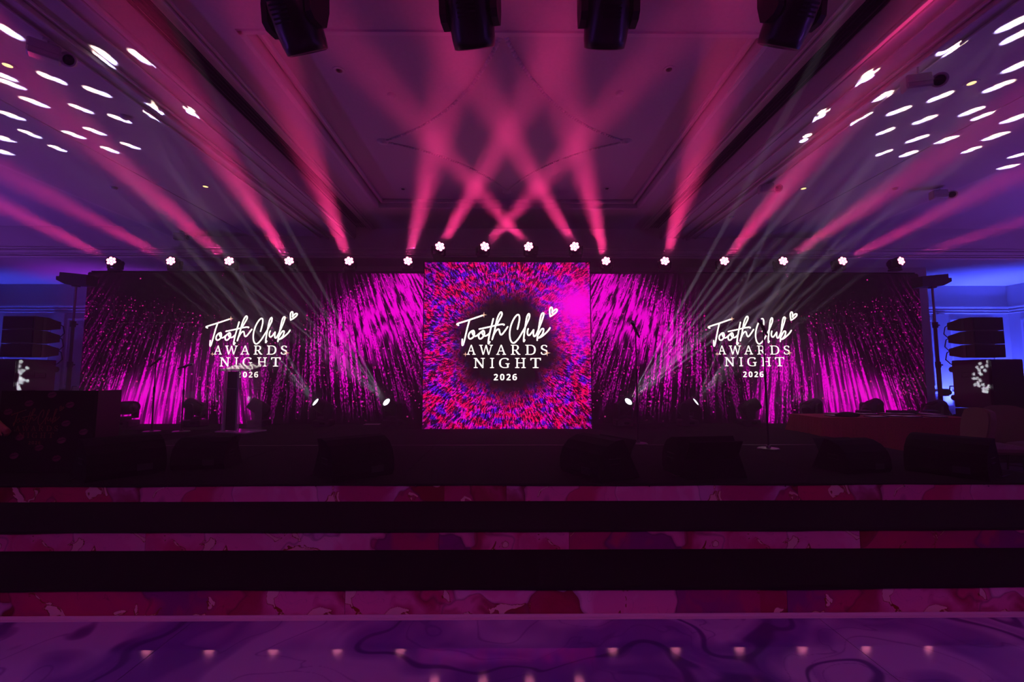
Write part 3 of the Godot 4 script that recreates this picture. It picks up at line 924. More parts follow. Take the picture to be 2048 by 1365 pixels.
# ---------------------------------------------------------------- moving heads
# a compact wash head: base, yoke and a drum with seven lenses; base on the ground of its own axes, pivot at y = 0.25
func wash_head(label: String, at: Vector3, to: Vector3, group: String) -> Node3D:
	var r := thing("wash_light", label, "stage light", at, 0.0, group)
	part("base", wash_parts.base, M.black, r)
	var d := to - (at + Vector3(0, PIVOT, 0))
	var pan := atan2(-d.x, -d.z)
	part("yoke", wash_parts.yoke, M.black, r, Transform3D(Basis(Vector3.UP, pan), Vector3.ZERO))
	var hd := part("head", wash_parts.drum, M.black, r, Transform3D(aim(d), Vector3(0, PIVOT, 0)))
	part("lens_plate", wash_parts.plate, M.lens_ring, hd)
	for k in 7:
		var o := Vector3.ZERO if k == 0 else Vector3(cos(TAU * k / 6.0 + 0.3), sin(TAU * k / 6.0 + 0.3), 0) * 0.060
		part("led_lens", wash_parts.lens, M.pink_lens, hd, Transform3D(Basis(), o + Vector3(0, 0, -0.135)))
	spot(r, at + Vector3(0, PIVOT, 0) + d.normalized() * 0.20, to, PINK, BEAM, 3.0, 0.7, 0.085)
	return r

const PIVOT := 0.165

var wash_parts := {}

func make_wash_parts() -> void:
	var b := Mb.new()
	b.box(Vector3(0, 0.018, 0), Vector3(0.20, 0.036, 0.14), 0.006)
	b.cyl(Vector3(0, 0.036, 0), Vector3(0, 0.042, 0), 0.06, 0.06, 16)
	wash_parts.base = b.mesh()
	b = Mb.new()
	b.box(Vector3(0, 0.048, 0), Vector3(0.25, 0.012, 0.08), 0.004)
	for s in [-1.0, 1.0]:
		b.box(Vector3(s * 0.118, 0.105, 0), Vector3(0.028, 0.12, 0.08), 0.01)
		b.cyl(Vector3(s * 0.106, PIVOT, 0), Vector3(s * 0.135, PIVOT, 0), 0.05, 0.045, 16)
	wash_parts.yoke = b.mesh()
	b = Mb.new()
	b.t = Transform3D(Basis(Vector3.RIGHT, -PI / 2), Vector3.ZERO)
	b.lathe([Vector2(0, -0.11), Vector2(0.075, -0.11), Vector2(0.092, -0.08), Vector2(0.096, 0.02), Vector2(0.103, 0.04), Vector2(0.103, 0.135), Vector2(0.098, 0.14), Vector2(0.096, 0.125), Vector2(0, 0.125)], 24)
	for k in 12:
		var a := TAU * k / 12.0
		b.box(Vector3(cos(a) * 0.095, -0.03, sin(a) * 0.095), Vector3(0.012, 0.07, 0.012))
	wash_parts.drum = b.mesh()
	b = Mb.new()
	b.cyl(Vector3(0, 0, -0.126), Vector3(0, 0, -0.130), 0.094, 0.094, 24)
	wash_parts.plate = b.mesh()
	b = Mb.new()
	b.t = Transform3D(Basis(Vector3.RIGHT, -PI / 2), Vector3.ZERO)
	b.lathe([Vector2(0.029, 0.0), Vector2(0.0, 0.010)], 10, true)
	wash_parts.lens = b.mesh()

func build_wash_heads() -> void:
	make_wash_parts()
	# [lens x, lens y, a point further along its beam] in photo pixels; the beams meet the ceiling above and behind the camera
	var low := [[222, 522, -400, 205], [341, 522, -420, 115], [458, 522, -600, -400], [578, 522, -150, -600], [698, 522, 255, -650], [816, 522, 1095, -650], [1212, 522, 915, -650], [1330, 522, 1680, -650], [1449, 522, 2370, -600], [1567, 522, 2800, -300], [1686, 522, 2900, -85], [1803, 522, 2900, 157]]
	var words := ["first", "second", "third", "fourth", "fifth", "sixth"]
	for i in low.size():
		var b = low[i]
		var face := at_depth(b[0], b[1], WING_D - 0.12)
		var to := beam_end(b)
		var d := (to - face).normalized()
		var piv := face - d * 0.14
		var k := i if i < 6 else 11 - i
		wash_head("%s pink wash light from the outer end of the LED wall beside the %s" % [words[k], "lectern" if i < 6 else "award table"], piv - Vector3(0, PIVOT, 0), to, "pink wash lights along the side screens")
	var hi := [[880, 493, 1560, -650], [970, 493, 1990, -650], [1057, 493, 30, -650], [1149, 493, 470, -650]]
	for i in 4:
		var b = hi[i]
		var face := at_depth(b[0], b[1], MID_D - 0.05)
		var to := beam_end(b)
		var d := (to - face).normalized()
		var piv := face - d * 0.14
		wash_head(["pink wash light over the square screen, at its lectern-side corner", "pink wash light over the square screen, inner one towards the lectern", "pink wash light over the square screen, inner one towards the award table", "pink wash light over the square screen, at its table-side corner"][i], piv - Vector3(0, PIVOT, 0), to, "pink wash lights on the square screen")
	# low shelves that carry the heads along the screen tops
	for s in [-1.0, 1.0]:
		single("fixture_bar", bxm(Vector3(6.9, 0.02, 0.16), 0.004), M.black_matt, "black bar along the top of the LED wall beside the %s" % ["lectern" if s < 0 else "award table"], "lighting bar", Vector3(s * 4.90 - 0.03, STAGE_Y + 3.036, -WING_D - 0.06))
	single("fixture_bar", bxm(Vector3(2.7, 0.075, 0.12), 0.004), M.black_matt, "black bar along the top of the square LED screen", "lighting bar", Vector3(at_depth(1014.5, 700, MID_D).x, STAGE_Y + 3.064, -MID_D - 0.05))

# The picture shows only the plane of a beam (through the eye, its lens and a second pixel). None of the beams strikes the ceiling
# in view, so each one is taken to pass low over the camera: 3.3 m above the eye, two metres behind it.
func beam_end(b: Array) -> Vector3:
	var p := ray(b[0], b[1])
	var q := ray(b[2], b[3])
	var det := p.z * q.y - q.z * p.y
	var u := (2.0 * q.y - q.z * 3.3) / det
	var w := (p.z * 3.3 - p.y * 2.0) / det
	return EYE + p * u + q * w


# a larger pattern head on the floor; lens: "white", "dim" or "dead"
func pattern_head(label: String, at: Vector3, to: Vector3, lens: String, group: String, hung := false) -> Node3D:
	var r := thing("pattern_light", label, "stage light", at, 0.0, group)
	if hung: r.rotation.z = PI
	var piv := Vector3(0, 0.34, 0)
	part("base", spot_parts.base, M.black, r)
	part("display", spot_parts.display, M.dead_lens, r)
	var gp: Vector3 = at + (Vector3(0, -0.34, 0) if hung else piv)
	var d := to - gp
	if hung: d = Basis(Vector3.BACK, PI).inverse() * d
	part("yoke", spot_parts.yoke, M.black, r, Transform3D(Basis(Vector3.UP, atan2(-d.x, -d.z)).scaled_local(Vector3(1.12 if hung else 1.0, 1.0, 1.3 if hung else 1.0)), Vector3.ZERO))
	var hd := part("head", spot_parts.big_head if hung else spot_parts.head, M.black_gloss if hung else M.black, r, Transform3D(aim(d), piv))
	part("lens_ring", spot_parts.ring, M.lens_ring, hd)
	part("lamp_lens", spot_parts.lens, M.white_lens if lens == "white" else (M.dim_lens if lens == "dim" else M.dead_lens), hd)
	return r

var spot_parts := {}

func make_spot_parts() -> void:
	var b := Mb.new()
	b.box(Vector3(0, 0.06, 0), Vector3(0.32, 0.12, 0.28), 0.015)
	b.cyl(Vector3(0, 0.12, 0), Vector3(0, 0.145, 0), 0.09, 0.085, 20)
	for x in [-1.0, 1.0]:
		b.box(Vector3(x * 0.165, 0.07, 0), Vector3(0.012, 0.03, 0.12), 0.004)
	spot_parts.base = b.mesh()
	spot_parts.display = bxm(Vector3(0.09, 0.04, 0.004), 0.001, Vector3(0.03, 0.065, 0.142))
	b = Mb.new()
	b.box(Vector3(0, 0.165, 0), Vector3(0.34, 0.04, 0.13), 0.012)
	for s in [-1.0, 1.0]:
		var e := Mb.new()
		e.t = Transform3D(Basis(Vector3.UP, PI / 2), Vector3(s * 0.155 - 0.02, 0, 0))
		e.prism([Vector2(-0.07, 0.15), Vector2(0.07, 0.15), Vector2(0.075, 0.28), Vector2(0.06, 0.40), Vector2(0.03, 0.43), Vector2(-0.03, 0.43), Vector2(-0.06, 0.40), Vector2(-0.075, 0.28)], 0.0, 0.04)
		b.v.append_array(e.v); b.n.append_array(e.n); b.u.append_array(e.u)
	spot_parts.yoke = b.mesh()
	b = Mb.new()
	b.t = Transform3D(Basis(Vector3.RIGHT, -PI / 2), Vector3.ZERO)
	b.lathe([Vector2(0, -0.17), Vector2(0.07, -0.17), Vector2(0.105, -0.14), Vector2(0.122, -0.06), Vector2(0.125, 0.06), Vector2(0.118, 0.13), Vector2(0.108, 0.20), Vector2(0.10, 0.205), Vector2(0.092, 0.19), Vector2(0, 0.19)], 28)
	for k in 6:
		b.box(Vector3(0, -0.10 + k * 0.025, 0.12), Vector3(0.12, 0.010, 0.012))
	spot_parts.head = b.mesh()
	b = Mb.new()
	b.t = Transform3D(Basis(Vector3.RIGHT, -PI / 2), Vector3.ZERO)
	b.lathe([Vector2(0, -0.20), Vector2(0.09, -0.19), Vector2(0.135, -0.14), Vector2(0.152, -0.05), Vector2(0.156, 0.05), Vector2(0.150, 0.15), Vector2(0.142, 0.205), Vector2(0.125, 0.212), Vector2(0.110, 0.19), Vector2(0, 0.19)], 32, true)
	for k in 6:
		b.box(Vector3(0, -0.10 + k * 0.025, 0.150), Vector3(0.12, 0.010, 0.012))
	spot_parts.big_head = b.mesh()
	b = Mb.new()
	b.t = Transform3D(Basis(Vector3.RIGHT, -PI / 2), Vector3.ZERO)
	b.lathe([Vector2(0.074, 0.192), Vector2(0.074, 0.203), Vector2(0.092, 0.203), Vector2(0.094, 0.192)], 28)
	spot_parts.ring = b.mesh()
	b = Mb.new()
	b.t = Transform3D(Basis(Vector3.RIGHT, -PI / 2), Vector3(0, 0, -0.192))
	b.lathe([Vector2(0.074, 0), Vector2(0.06, 0.006), Vector2(0.035, 0.011), Vector2(0, 0.013)], 28, true)
	spot_parts.lens = b.mesh()

# dashes of white light on the side ceilings: [centre x, centre y, half length x, half length y, width] in photo pixels
const DOTS_L := [[105, 157, 32, 12, 1.35], [195, 184, 28, 10, 1.0], [70, 205, 26, 11, 1.0], [163, 218, 26, 10, 1.0], [240, 238, 24, 9, 0.9], [22, 231, 24, 10, 1.0], [60, 268, 24, 11, 1.0], [148, 270, 22, 9, 0.9], [190, 263, 22, 9, 0.9], [115, 297, 18, 8, 0.9], [220, 300, 18, 8, 0.8], [261, 292, 20, 8, 0.8], [203, 104, 16, 14, 2.0], [276, 107, 17, 14, 1.6], [294, 199, 14, 14, 1.6], [302, 230, 12, 10, 1.1], [377, 217, 7, 11, 1.1], [325, 8, 10, 14, 1.4], [8, 152, 20, 8, 0.7], [22, 168, 24, 10, 0.7], [6, 277, 16, 8, 0.9], [16, 62, 24, 16, 1.2], [5, 304, 14, 6, 0.7], [-60, 190, 24, 10, 1.0], [-50, 250, 24, 10, 1.0]]
const DOTS_R := [[1912, 84, 26, -14, 1.9], [1741, 145, 12, -16, 1.6], [1647, 223, 11, -14, 1.6], [1613, 272, 9, -12, 1.2], [1770, 187, 16, -10, 1.4], [1726, 233, 13, -8, 1.0], [1880, 194, 28, -11, 1.35], [1797, 222, 24, -9, 1.1], [1849, 240, 24, -10, 1.0], [1771, 263, 20, -8, 0.9], [1834, 278, 24, -9, 0.9], [1892, 280, 22, -9, 0.9], [1768, 306, 18, -7, 0.8], [1817, 308, 16, -7, 0.8], [1943, 223, 20, -9, 1.0], [1964, 233, 18, -8, 0.6], [1996, 173, 24, -11, 1.0], [1990, 273, 24, -10, 1.0], [1942, 300, 18, -8, 0.8], [2030, 237, 26, -11, 1.1], [2030, 46, 26, -13, 1.6], [2034, 72, 24, -12, 1.3], [2036, 132, 24, -12, 1.1], [2017, 334, 14, -4, 0.6], [2036, 311, 16, -5, 0.6], [1687, 18, 5, -10, 1.0], [2100, 200, 24, -10, 1.0]]
# spots of the ring pattern that lands on the inner flank of each subwoofer, in photo pixels
const RING_L := [[33, 726], [42, 724], [27, 734], [32, 737], [39, 733], [38, 742], [41, 747], [47, 741], [54, 737], [41, 756], [40, 760], [47, 760], [55, 762], [31, 769], [36, 767], [23, 770], [36, 774], [38, 779], [43, 766]]
const RING_R := [[1976, 723], [1974, 732], [1960, 728], [1964, 735], [1954, 735], [1958, 740], [1970, 741], [1959, 746], [1962, 749], [1947, 749], [1947, 757], [1954, 757], [1960, 761], [1956, 766], [1950, 770], [1958, 772], [1966, 770], [1967, 777], [1967, 783], [1974, 778], [1973, 784], [1978, 773], [1983, 776]]

func build_floor_heads() -> void:
	make_spot_parts()
	# [lens x, lens y, aim, state] ; aim is a point in photo pixels on the side ceiling, or a direction
	var g := "pattern lights on the stage behind the performers"
	var rows := [
		[278, Vector3(1.0, 0.12, 0.3), "dead", "unlit floor pattern light behind the DJ booth, pointing at the lectern"],
		[378, Vector3(-1.0, 0.55, -0.1), "dead", "unlit floor pattern light behind the two microphones, tilted back"],
		[507, Vector3(-1.0, 0.75, 0.5), "white", "floor pattern light seen through the clear lectern, lens half turned away"],
		[638, Vector3(-0.75, 0.75, 0.75), "white", "floor pattern light between lectern and square screen, its lens an oval"],
		[778, Vector3(-0.55, 0.75, 0.9), "white", "lit floor pattern light next to the square screen on the lectern side"],
		[1252, Vector3(0.45, 0.8, 0.9), "white", "lit floor pattern light next to the square screen on the table side"],
		[1386, Vector3(0.85, 0.75, 0.6), "white", "lit floor pattern light between two microphones, throwing fanned white rays"],
		[1512, Vector3(1.0, 0.55, 0.25), "white", "floor pattern light beside the tall microphone, lens turned to its side"],
		[1636, Vector3(1.0, 0.45, -0.4), "dead", "unlit floor pattern light behind the near corner of the award table"],
		[1757, Vector3(1.0, 0.45, -0.35), "dead", "unlit floor pattern light behind the middle of the award table"],
		[1884, Vector3(1.0, 0.35, -0.3), "dead", "unlit floor pattern light behind the far corner of the award table"]]
	for i in rows.size():
		var w = rows[i]
		var dep := 8.06 if i == 10 else 8.42
		var x := x_at(w[0], dep)
		var d: Vector3 = w[1].normalized()
		var at := Vector3(x - d.x * 0.2, STAGE_Y, -dep)
		var piv := at + Vector3(0, 0.34, 0)
		var to := piv + d * 6.0
		var h := pattern_head(w[3], at, to, w[2], g)
		var src := piv + d * 0.225
		if i >= 3 and i <= 6:                                        # two heads a side share the dashes
			var dots: Array = DOTS_L if i < 5 else DOTS_R
			for k in dots.size():
				if k % 3 == 0 and (i == 4 or i == 5) or k % 3 != 0 and (i == 3 or i == 6): continue
				var q = dots[k]
				for e in [-0.4, 0.4]:                                # the lens splits the colours a little: warm outer end, blue inner end
					var sg: float = -e if i > 4 else e
					var t := at_height(q[0] + q[2] * sg, q[1] + q[3] * sg, C_SIDE)
					spot(h, src, t, Color(1.0, 0.88, 0.84) if e < 0.0 else Color(0.74, 0.70, 1.0), DOT * (0.6 if i < 5 else 1.0), 0.32 * q[4], 0.4, 0.01)
		elif i == 7 or i == 2:
			for q in (RING_R if i == 7 else RING_L):
				var t := flank_point(q[0], q[1], 1.0 if i == 7 else -1.0)
				spot(h, src, t, Color(0.95, 0.95, 1.0), 120.0, 0.17, 0.3, 0.01)

const FLANK_X := 7.90
func flank_point(x: float, y: float, s: float) -> Vector3:       # on the inner flank of the subwoofer stack
	var r := ray(x, y)
	return EYE + r * ((s * FLANK_X - EYE.x) / r.x)

# unseen par cans added behind the camera to light steps and dance floor pink
func build_front_fill() -> void:
	var b := Mb.new()
	b.t = Transform3D(Basis(Vector3.RIGHT, -PI / 2), Vector3.ZERO)
	b.lathe([Vector2(0, -0.16), Vector2(0.07, -0.15), Vector2(0.10, -0.08), Vector2(0.105, 0.10), Vector2(0.11, 0.11), Vector2(0.095, 0.115), Vector2(0.09, 0.08), Vector2(0, 0.08)], 24)
	var can := b.mesh()
	b = Mb.new()
	b.cyl(Vector3(0, 0, -0.085), Vector3(0, 0, -0.081), 0.088, 0.088, 24)
	var lens := b.mesh()
	for x in [-4.8, -1.6, 1.6, 4.8]:
		var h := C_MID if absf(x) < 3.0 else C_SIDE
		var at := Vector3(x, h - 0.34, 3.0)
		var to := Vector3(x * 0.75, 0.15, -2.9)
		var r := thing("added_par_light", "added par can out of view, brightening the steps in pink", "stage light", at, 0.0, "added par cans behind the camera")
		part("housing", can, M.black, r, Transform3D(aim(to - at), Vector3.ZERO))
		part("lamp_lens", lens, M.magenta_lens, r, Transform3D(aim(to - at), Vector3.ZERO))
		var e := Mb.new()
		e.tube([Vector3(-0.12, 0, 0), Vector3(-0.12, 0.16, 0), Vector3(0.12, 0.16, 0), Vector3(0.12, 0, 0)], 0.008, 6)
		e.cyl(Vector3(0, 0.16, 0), Vector3(0, 0.34, 0), 0.012, 0.012, 8)
		part("hanging_bracket", e.mesh(), M.black, r)
		spot(r, at + (to - at).normalized() * 0.13, to, Color(1.0, 0.38, 0.97), FRONT_FILL, 34.0, 1.0, 0.09)

func build_hanging_heads() -> void:
	# [centre x, lowest y, aim]; they hang from a truss just above the frame
	var rows := [[590, 92, Vector3(0.18, -0.75, -0.62), "hanging pattern light above the lectern side, rim of its lens catching pink"], [941, 82, Vector3(0.10, -0.75, -0.62), "hanging pattern light above the square screen, glinting pink on both yoke ends"], [1216, 82, Vector3(0.0, -0.72, -0.65), "plain dark hanging pattern light above the square screen, table side"], [1585, 80, Vector3(-0.14, -0.75, -0.62), "hanging pattern light above the award table side, rim of its lens catching white"]]
	for w in rows:
		var piv := at_depth(w[0], w[1] - 58.0, 2.85)
		var d: Vector3 = w[2].normalized()
		pattern_head(w[3], piv + Vector3(0, 0.34, 0), piv + d * 3.0, "dead", "pattern lights hanging from the front truss", true)
	var y := at_depth(941, 82, 2.85).y + 0.19 + 0.34 + 0.19
	var tr := thing("lighting_truss", "square black truss hanging across the room in front of the stage", "truss", Vector3(0, y, -2.85))
	for a in [[-0.12, -0.12], [0.12, -0.12], [-0.12, 0.12], [0.12, 0.12]]:
		var b := Mb.new()
		b.cyl(Vector3(-3.0, a[0], a[1]), Vector3(3.0, a[0], a[1]), 0.024, 0.024, 8)
		part("chord", b.mesh(), M.black, tr)
	for i in 20:
		var b := Mb.new()
		var x := -3.0 + i * 0.3
		var f := 1.0 if i % 2 == 0 else -1.0
		for z in [-0.12, 0.12]: b.cyl(Vector3(x, -0.12 * f, z), Vector3(x + 0.3, 0.12 * f, z), 0.010, 0.010, 6)
		for yy in [-0.12, 0.12]: b.cyl(Vector3(x, yy, -0.12 * f), Vector3(x + 0.3, yy, 0.12 * f), 0.010, 0.010, 6)
		part("lacing", b.mesh(), M.black, tr)
	for x in [-2.4, 2.4]:
		var b := Mb.new()
		b.cyl(Vector3(x, 0.12, 0), Vector3(x, C_MID - y + 0.01, 0), 0.012, 0.012, 8)
		part("drop_rod", b.mesh(), M.steel, tr)

# blue uplights on the floor against the walls
func build_uplights() -> void:
	var b := Mb.new()
	b.t = Transform3D(Basis(), Vector3.ZERO)
	b.lathe([Vector2(0, 0.02), Vector2(0.09, 0.02), Vector2(0.10, 0.05), Vector2(0.10, 0.22), Vector2(0.092, 0.225), Vector2(0.088, 0.205), Vector2(0, 0.205)], 20)
	b.box(Vector3(0, 0.01, 0), Vector3(0.24, 0.02, 0.14), 0.004)
	var can := b.mesh()
	b = Mb.new()
	b.cyl(Vector3(0, 0.206, 0), Vector3(0, 0.212, 0), 0.086, 0.086, 20)
	var lens := b.mesh()
	var rows := [[12.25, 12.05, "blue uplight on the floor by the lit pilaster behind the right loudspeakers"], [13.85, 11.8, "blue uplight in the room corner behind the right loudspeakers"], [-13.4, 12.05, "blue uplight on the floor behind the left loudspeakers"], [-10.2, 12.05, "purple uplight behind the DJ booth and the wide LED wall"]]
	for w in rows:
		var r := thing("uplight", w[2], "uplight", Vector3(w[0], 0, -w[1]), 0.0, "uplights along the back wall")
		part("housing", can, M.black, r)
		part("lamp_lens", lens, M.blue_lens if w[0] != -10.2 else M.violet_lens, r)
		spot(r, r.position + Vector3(0, 0.24, 0), r.position + Vector3(0, 4.0, -0.10), Color(0.22, 0.28, 1.0) if w[0] != -10.2 else Color(0.62, 0.2, 1.0), UPLIGHT * (1.0 if w[0] > 0 else 0.3), 38.0, 1.0, 0.06)
	# violet uplights added out of view along the walls to tint the side bays
	for s in [-1.0, 1.0]:
		for d in [6.5, 3.0, -0.5, -4.0]:
			var r := thing("uplight", "added unseen violet uplight tinting the ceiling along the %s wall" % ["left" if s < 0 else "right"], "uplight", Vector3(s * 13.6, 0, -d), 0.0, "added violet uplights along the side walls")
			part("housing", can, M.black, r)
			part("lamp_lens", lens, M.violet_lens, r)
			spot(r, r.position + Vector3(0, 0.24, 0), r.position + Vector3(-s * 2.6, 4.0, 0), Color(0.62, 0.32, 1.0), VIOLET, 50.0, 1.0, 0.06)

const FRONT_FILL := 2.3
const UPLIGHT := 70.0
const VIOLET := 24.0


# ---------------------------------------------------------------- loudspeakers and lift stands
func build_speakers() -> void:
	for s in [-1.0, 1.0]:
		var side := "DJ booth" if s < 0 else "chairs"
		for i in 2:
			var r := thing("subwoofer", "%s black subwoofer of the stack by the %s%s" % ["lower" if i == 0 else "upper", side, "" if i == 0 else ", white dots on its flank"], "subwoofer", Vector3(s * (FLANK_X + 0.29), 0.02 + i * 0.84, -7.56), 0.0, "subwoofers")
			part("cabinet", bxm(Vector3(0.58, 0.82, 0.62), 0.012, Vector3(0, 0.41, 0)), M.black, r)
			part("grille", bxm(Vector3(0.53, 0.76, 0.012), 0.004, Vector3(0, 0.41, 0.314)), M.cone, r)
			for k in [-1.0, 1.0]:
				part("side_handle", ring_mesh(0.20, 0.10, 0.02, 0.016, Transform3D(Basis(Vector3.UP, PI / 2), Vector3(k * 0.288, 0.56, -0.05))), M.black_gloss, r)
				for y in [0.16, 0.66]:
					var b := Mb.new()
					b.cyl(Vector3(k * 0.22 - 0.02, y, -0.365), Vector3(k * 0.22 + 0.02, y, -0.365), 0.05, 0.05, 16)
					b.box(Vector3(k * 0.22, y, -0.325), Vector3(0.07, 0.07, 0.03), 0.004)
					part("castor", b.mesh(), M.rubber, r)
		for i in 3:
			var r := thing("array_speaker", "%s of three wedge-shaped line array speakers stacked above the subwoofers by the %s" % [["lowest", "middle", "topmost"][i], side], "loudspeaker", Vector3(s * (7.77 + 0.26), 1.715 + i * 0.228, -7.52), 0.0, "line array speakers")
			var b := Mb.new()
			b.t = Transform3D(Basis(Vector3.UP, PI / 2), Vector3(-0.26, 0, 0))
			b.prism([Vector2(-0.19, 0.0), Vector2(0.02, 0.0), Vector2(0.24, 0.045), Vector2(0.24, 0.165), Vector2(0.02, 0.216), Vector2(-0.19, 0.216)], 0.0, 0.52)
			part("cabinet", b.mesh(), M.black, r)
			part("grille", bxm(Vector3(0.49, 0.19, 0.012), 0.004, Vector3(0, 0.108, 0.194)), M.cone, r)
			for k in [-1.0, 1.0]:
				part("rigging_link", bxm(Vector3(0.012, 0.21, 0.05), 0.002, Vector3(k * 0.262, 0.108, 0.03)), M.steel, r)
			var cb := Mb.new()
			cb.tube([Vector3(-s * 0.2, 0.15, -0.24), Vector3(-s * 0.24, 0.10, -0.30), Vector3(-s * 0.25, -0.02, -0.32), Vector3(-s * 0.22, -0.10, -0.27), Vector3(-s * 0.2, -0.12, -0.235)], 0.008, 6)
			part("link_cable", cb.mesh(), M.rubber, r)

func build_lift_stands() -> void:
	for s in [-1.0, 1.0]:
		var d := 8.62
		var x := x_at(1878 if s > 0 else 138, d)
		var top := at_depth(1016, 574, d).y - STAGE_Y
		var r := thing("lift_stand", "tall black winch-up tripod stand beside the %s LED wall edge" % ["left" if s < 0 else "right"], "stand", Vector3(x, STAGE_Y, -d), 0.0, "winch-up stands")
		r.set_meta("label", "tall winch-up tripod stand by the %s" % ["line array speakers near the DJ booth" if s < 0 else "line array speakers near the chairs"])
		var b := Mb.new()
		b.cyl(Vector3(0, 0.12, 0), Vector3(0, 1.15, 0), 0.035, 0.035, 14)
		part("lower_tube", b.mesh(), M.black, r)
		b = Mb.new()
		b.cyl(Vector3(0, 1.15, 0), Vector3(0, top * 0.72, 0), 0.027, 0.027, 14)
		part("middle_tube", b.mesh(), M.steel, r)
		b = Mb.new()
		b.cyl(Vector3(0, top * 0.72, 0), Vector3(0, top, 0), 0.020, 0.020, 14)
		part("top_tube", b.mesh(), M.chrome, r)
		for y in [1.15, top * 0.72]:
			b = Mb.new()
			b.cyl(Vector3(0, y - 0.05, 0), Vector3(0, y + 0.06, 0), 0.045, 0.045, 14)
			b.box(Vector3(0.06, y, 0), Vector3(0.06, 0.03, 0.03), 0.006)
			part("clamp_collar", b.mesh(), M.black, r)
		b = Mb.new()
		b.box(Vector3(s * 0.02, 0.62, 0.06), Vector3(0.12, 0.14, 0.10), 0.012)
		b.cyl(Vector3(0.06, 0.62, 0.06), Vector3(0.12, 0.62, 0.06), 0.05, 0.05, 14)
		part("winch", b.mesh(), M.black, r)
		b = Mb.new()
		b.tube([Vector3(0.12, 0.62, 0.06), Vector3(0.14, 0.74, 0.06), Vector3(0.21, 0.74, 0.06)], 0.010, 8)
		part("crank_handle", b.mesh(), M.steel, r)
		for k in 3:
			var a := TAU * k / 3.0 + PI / 2
			b = Mb.new()
			b.tube([Vector3(cos(a) * 0.03, 0.45, sin(a) * 0.03), Vector3(cos(a) * 0.30, 0.02, sin(a) * 0.30)], 0.016, 8)
			b.tube([Vector3(cos(a) * 0.03, 0.16, sin(a) * 0.03), Vector3(cos(a) * 0.22, 0.20, sin(a) * 0.22)], 0.010, 8)
			var leg := part("leg", b.mesh(), M.black, r)
			b = Mb.new()
			b.ball(Vector3(cos(a) * 0.30, 0.018, sin(a) * 0.30), Vector3(0.026, 0.018, 0.026), 10, 6)
			part("rubber_foot", b.mesh(), M.rubber, leg)
		var c := thing("stand_head", "dark angular box fitting on top of the winch-up stand by the %s" % ["DJ booth" if s < 0 else "chairs"], "light fitting", Vector3(x, STAGE_Y + top, -d))
		b = Mb.new()
		var o := 0.02
		b.prism([Vector2(-s * 0.30, 0.0), Vector2(s * 0.12, 0.02), Vector2(s * 0.28, 0.10), Vector2(s * 0.28, 0.17), Vector2(s * 0.22, 0.17), Vector2(s * 0.22, 0.25), Vector2(-s * 0.10, 0.22), Vector2(-s * 0.30, 0.20)], -0.12, 0.12)
		part("housing", b.mesh(), M.black, c)
		part("bracket", bxm(Vector3(0.10, 0.04, 0.10), 0.006, Vector3(0, 0.005 + o * 0.0, 0)), M.steel, c)


# ---------------------------------------------------------------- DJ booth
func build_booth() -> void:
	var xr := x_at(193, 4.4)
	var xl := -4.93
	var w := xr - xl
	var h := 1.26 - STAGE_Y
	var r := thing("dj_booth", "black DJ booth front printed with faint lips and award lettering", "booth", Vector3((xl + xr) * 0.5, STAGE_Y, -4.4))
	part("front_panel", bxm(Vector3(w, h, 0.03), 0.003, Vector3(0, h * 0.5, -0.015)), M.black_cloth, r)
	for s in [-1.0, 1.0]:
		part("side_panel", bxm(Vector3(0.02, h, 0.27), 0.003, Vector3(s * (w * 0.5 - 0.01), h * 0.5, -0.165)), M.black_gloss, r)
	part("shelf", bxm(Vector3(w - 0.05, 0.03, 0.26), 0.003, Vector3(0, h - 0.06, -0.165)), M.black, r)
	var lip := Mb.new()
	lip.prism([Vector2(-0.045, 0.0), Vector2(-0.03, 0.018), Vector2(-0.012, 0.028), Vector2(0.0, 0.022), Vector2(0.012, 0.028), Vector2(0.03, 0.018), Vector2(0.045, 0.0), Vector2(0.02, 0.006), Vector2(0.0, 0.003), Vector2(-0.02, 0.006)], 0.0, 0.001)
	lip.prism([Vector2(-0.045, -0.004), Vector2(-0.02, -0.001), Vector2(0.0, -0.004), Vector2(0.02, -0.001), Vector2(0.045, -0.004), Vector2(0.03, -0.022), Vector2(0.012, -0.030), Vector2(-0.012, -0.030), Vector2(-0.03, -0.022)], 0.0, 0.001)
	var lm := lip.mesh()
	for p in [[58, 807], [104, 790], [183, 793], [140, 810], [178, 829], [132, 847], [167, 864], [123, 881], [78, 896], [113, 917], [28, 912], [16, 824], [40, 875]]:
		var q := at_depth(p[0], p[1], 4.399) - r.position
		if absf(q.x) < w * 0.5 - 0.045:
			part("lip_print", lm, M.lip_print, r, Transform3D(Basis(Vector3.BACK, 0.25), q))
	var logo := logo_meshes()
	var o := at_depth(74, 852, 4.397) - r.position
	var d := 0.51 * 4.42 / F
	part("lettering", logo[0], M.gold_print, r, Transform3D(Basis.from_scale(Vector3(d, d, 1)), o))
	part("sparkle_print", logo[1], M.chrome, r, Transform3D(Basis.from_scale(Vector3(d, d, 1)), o + Vector3(0, 0, 0.001)))


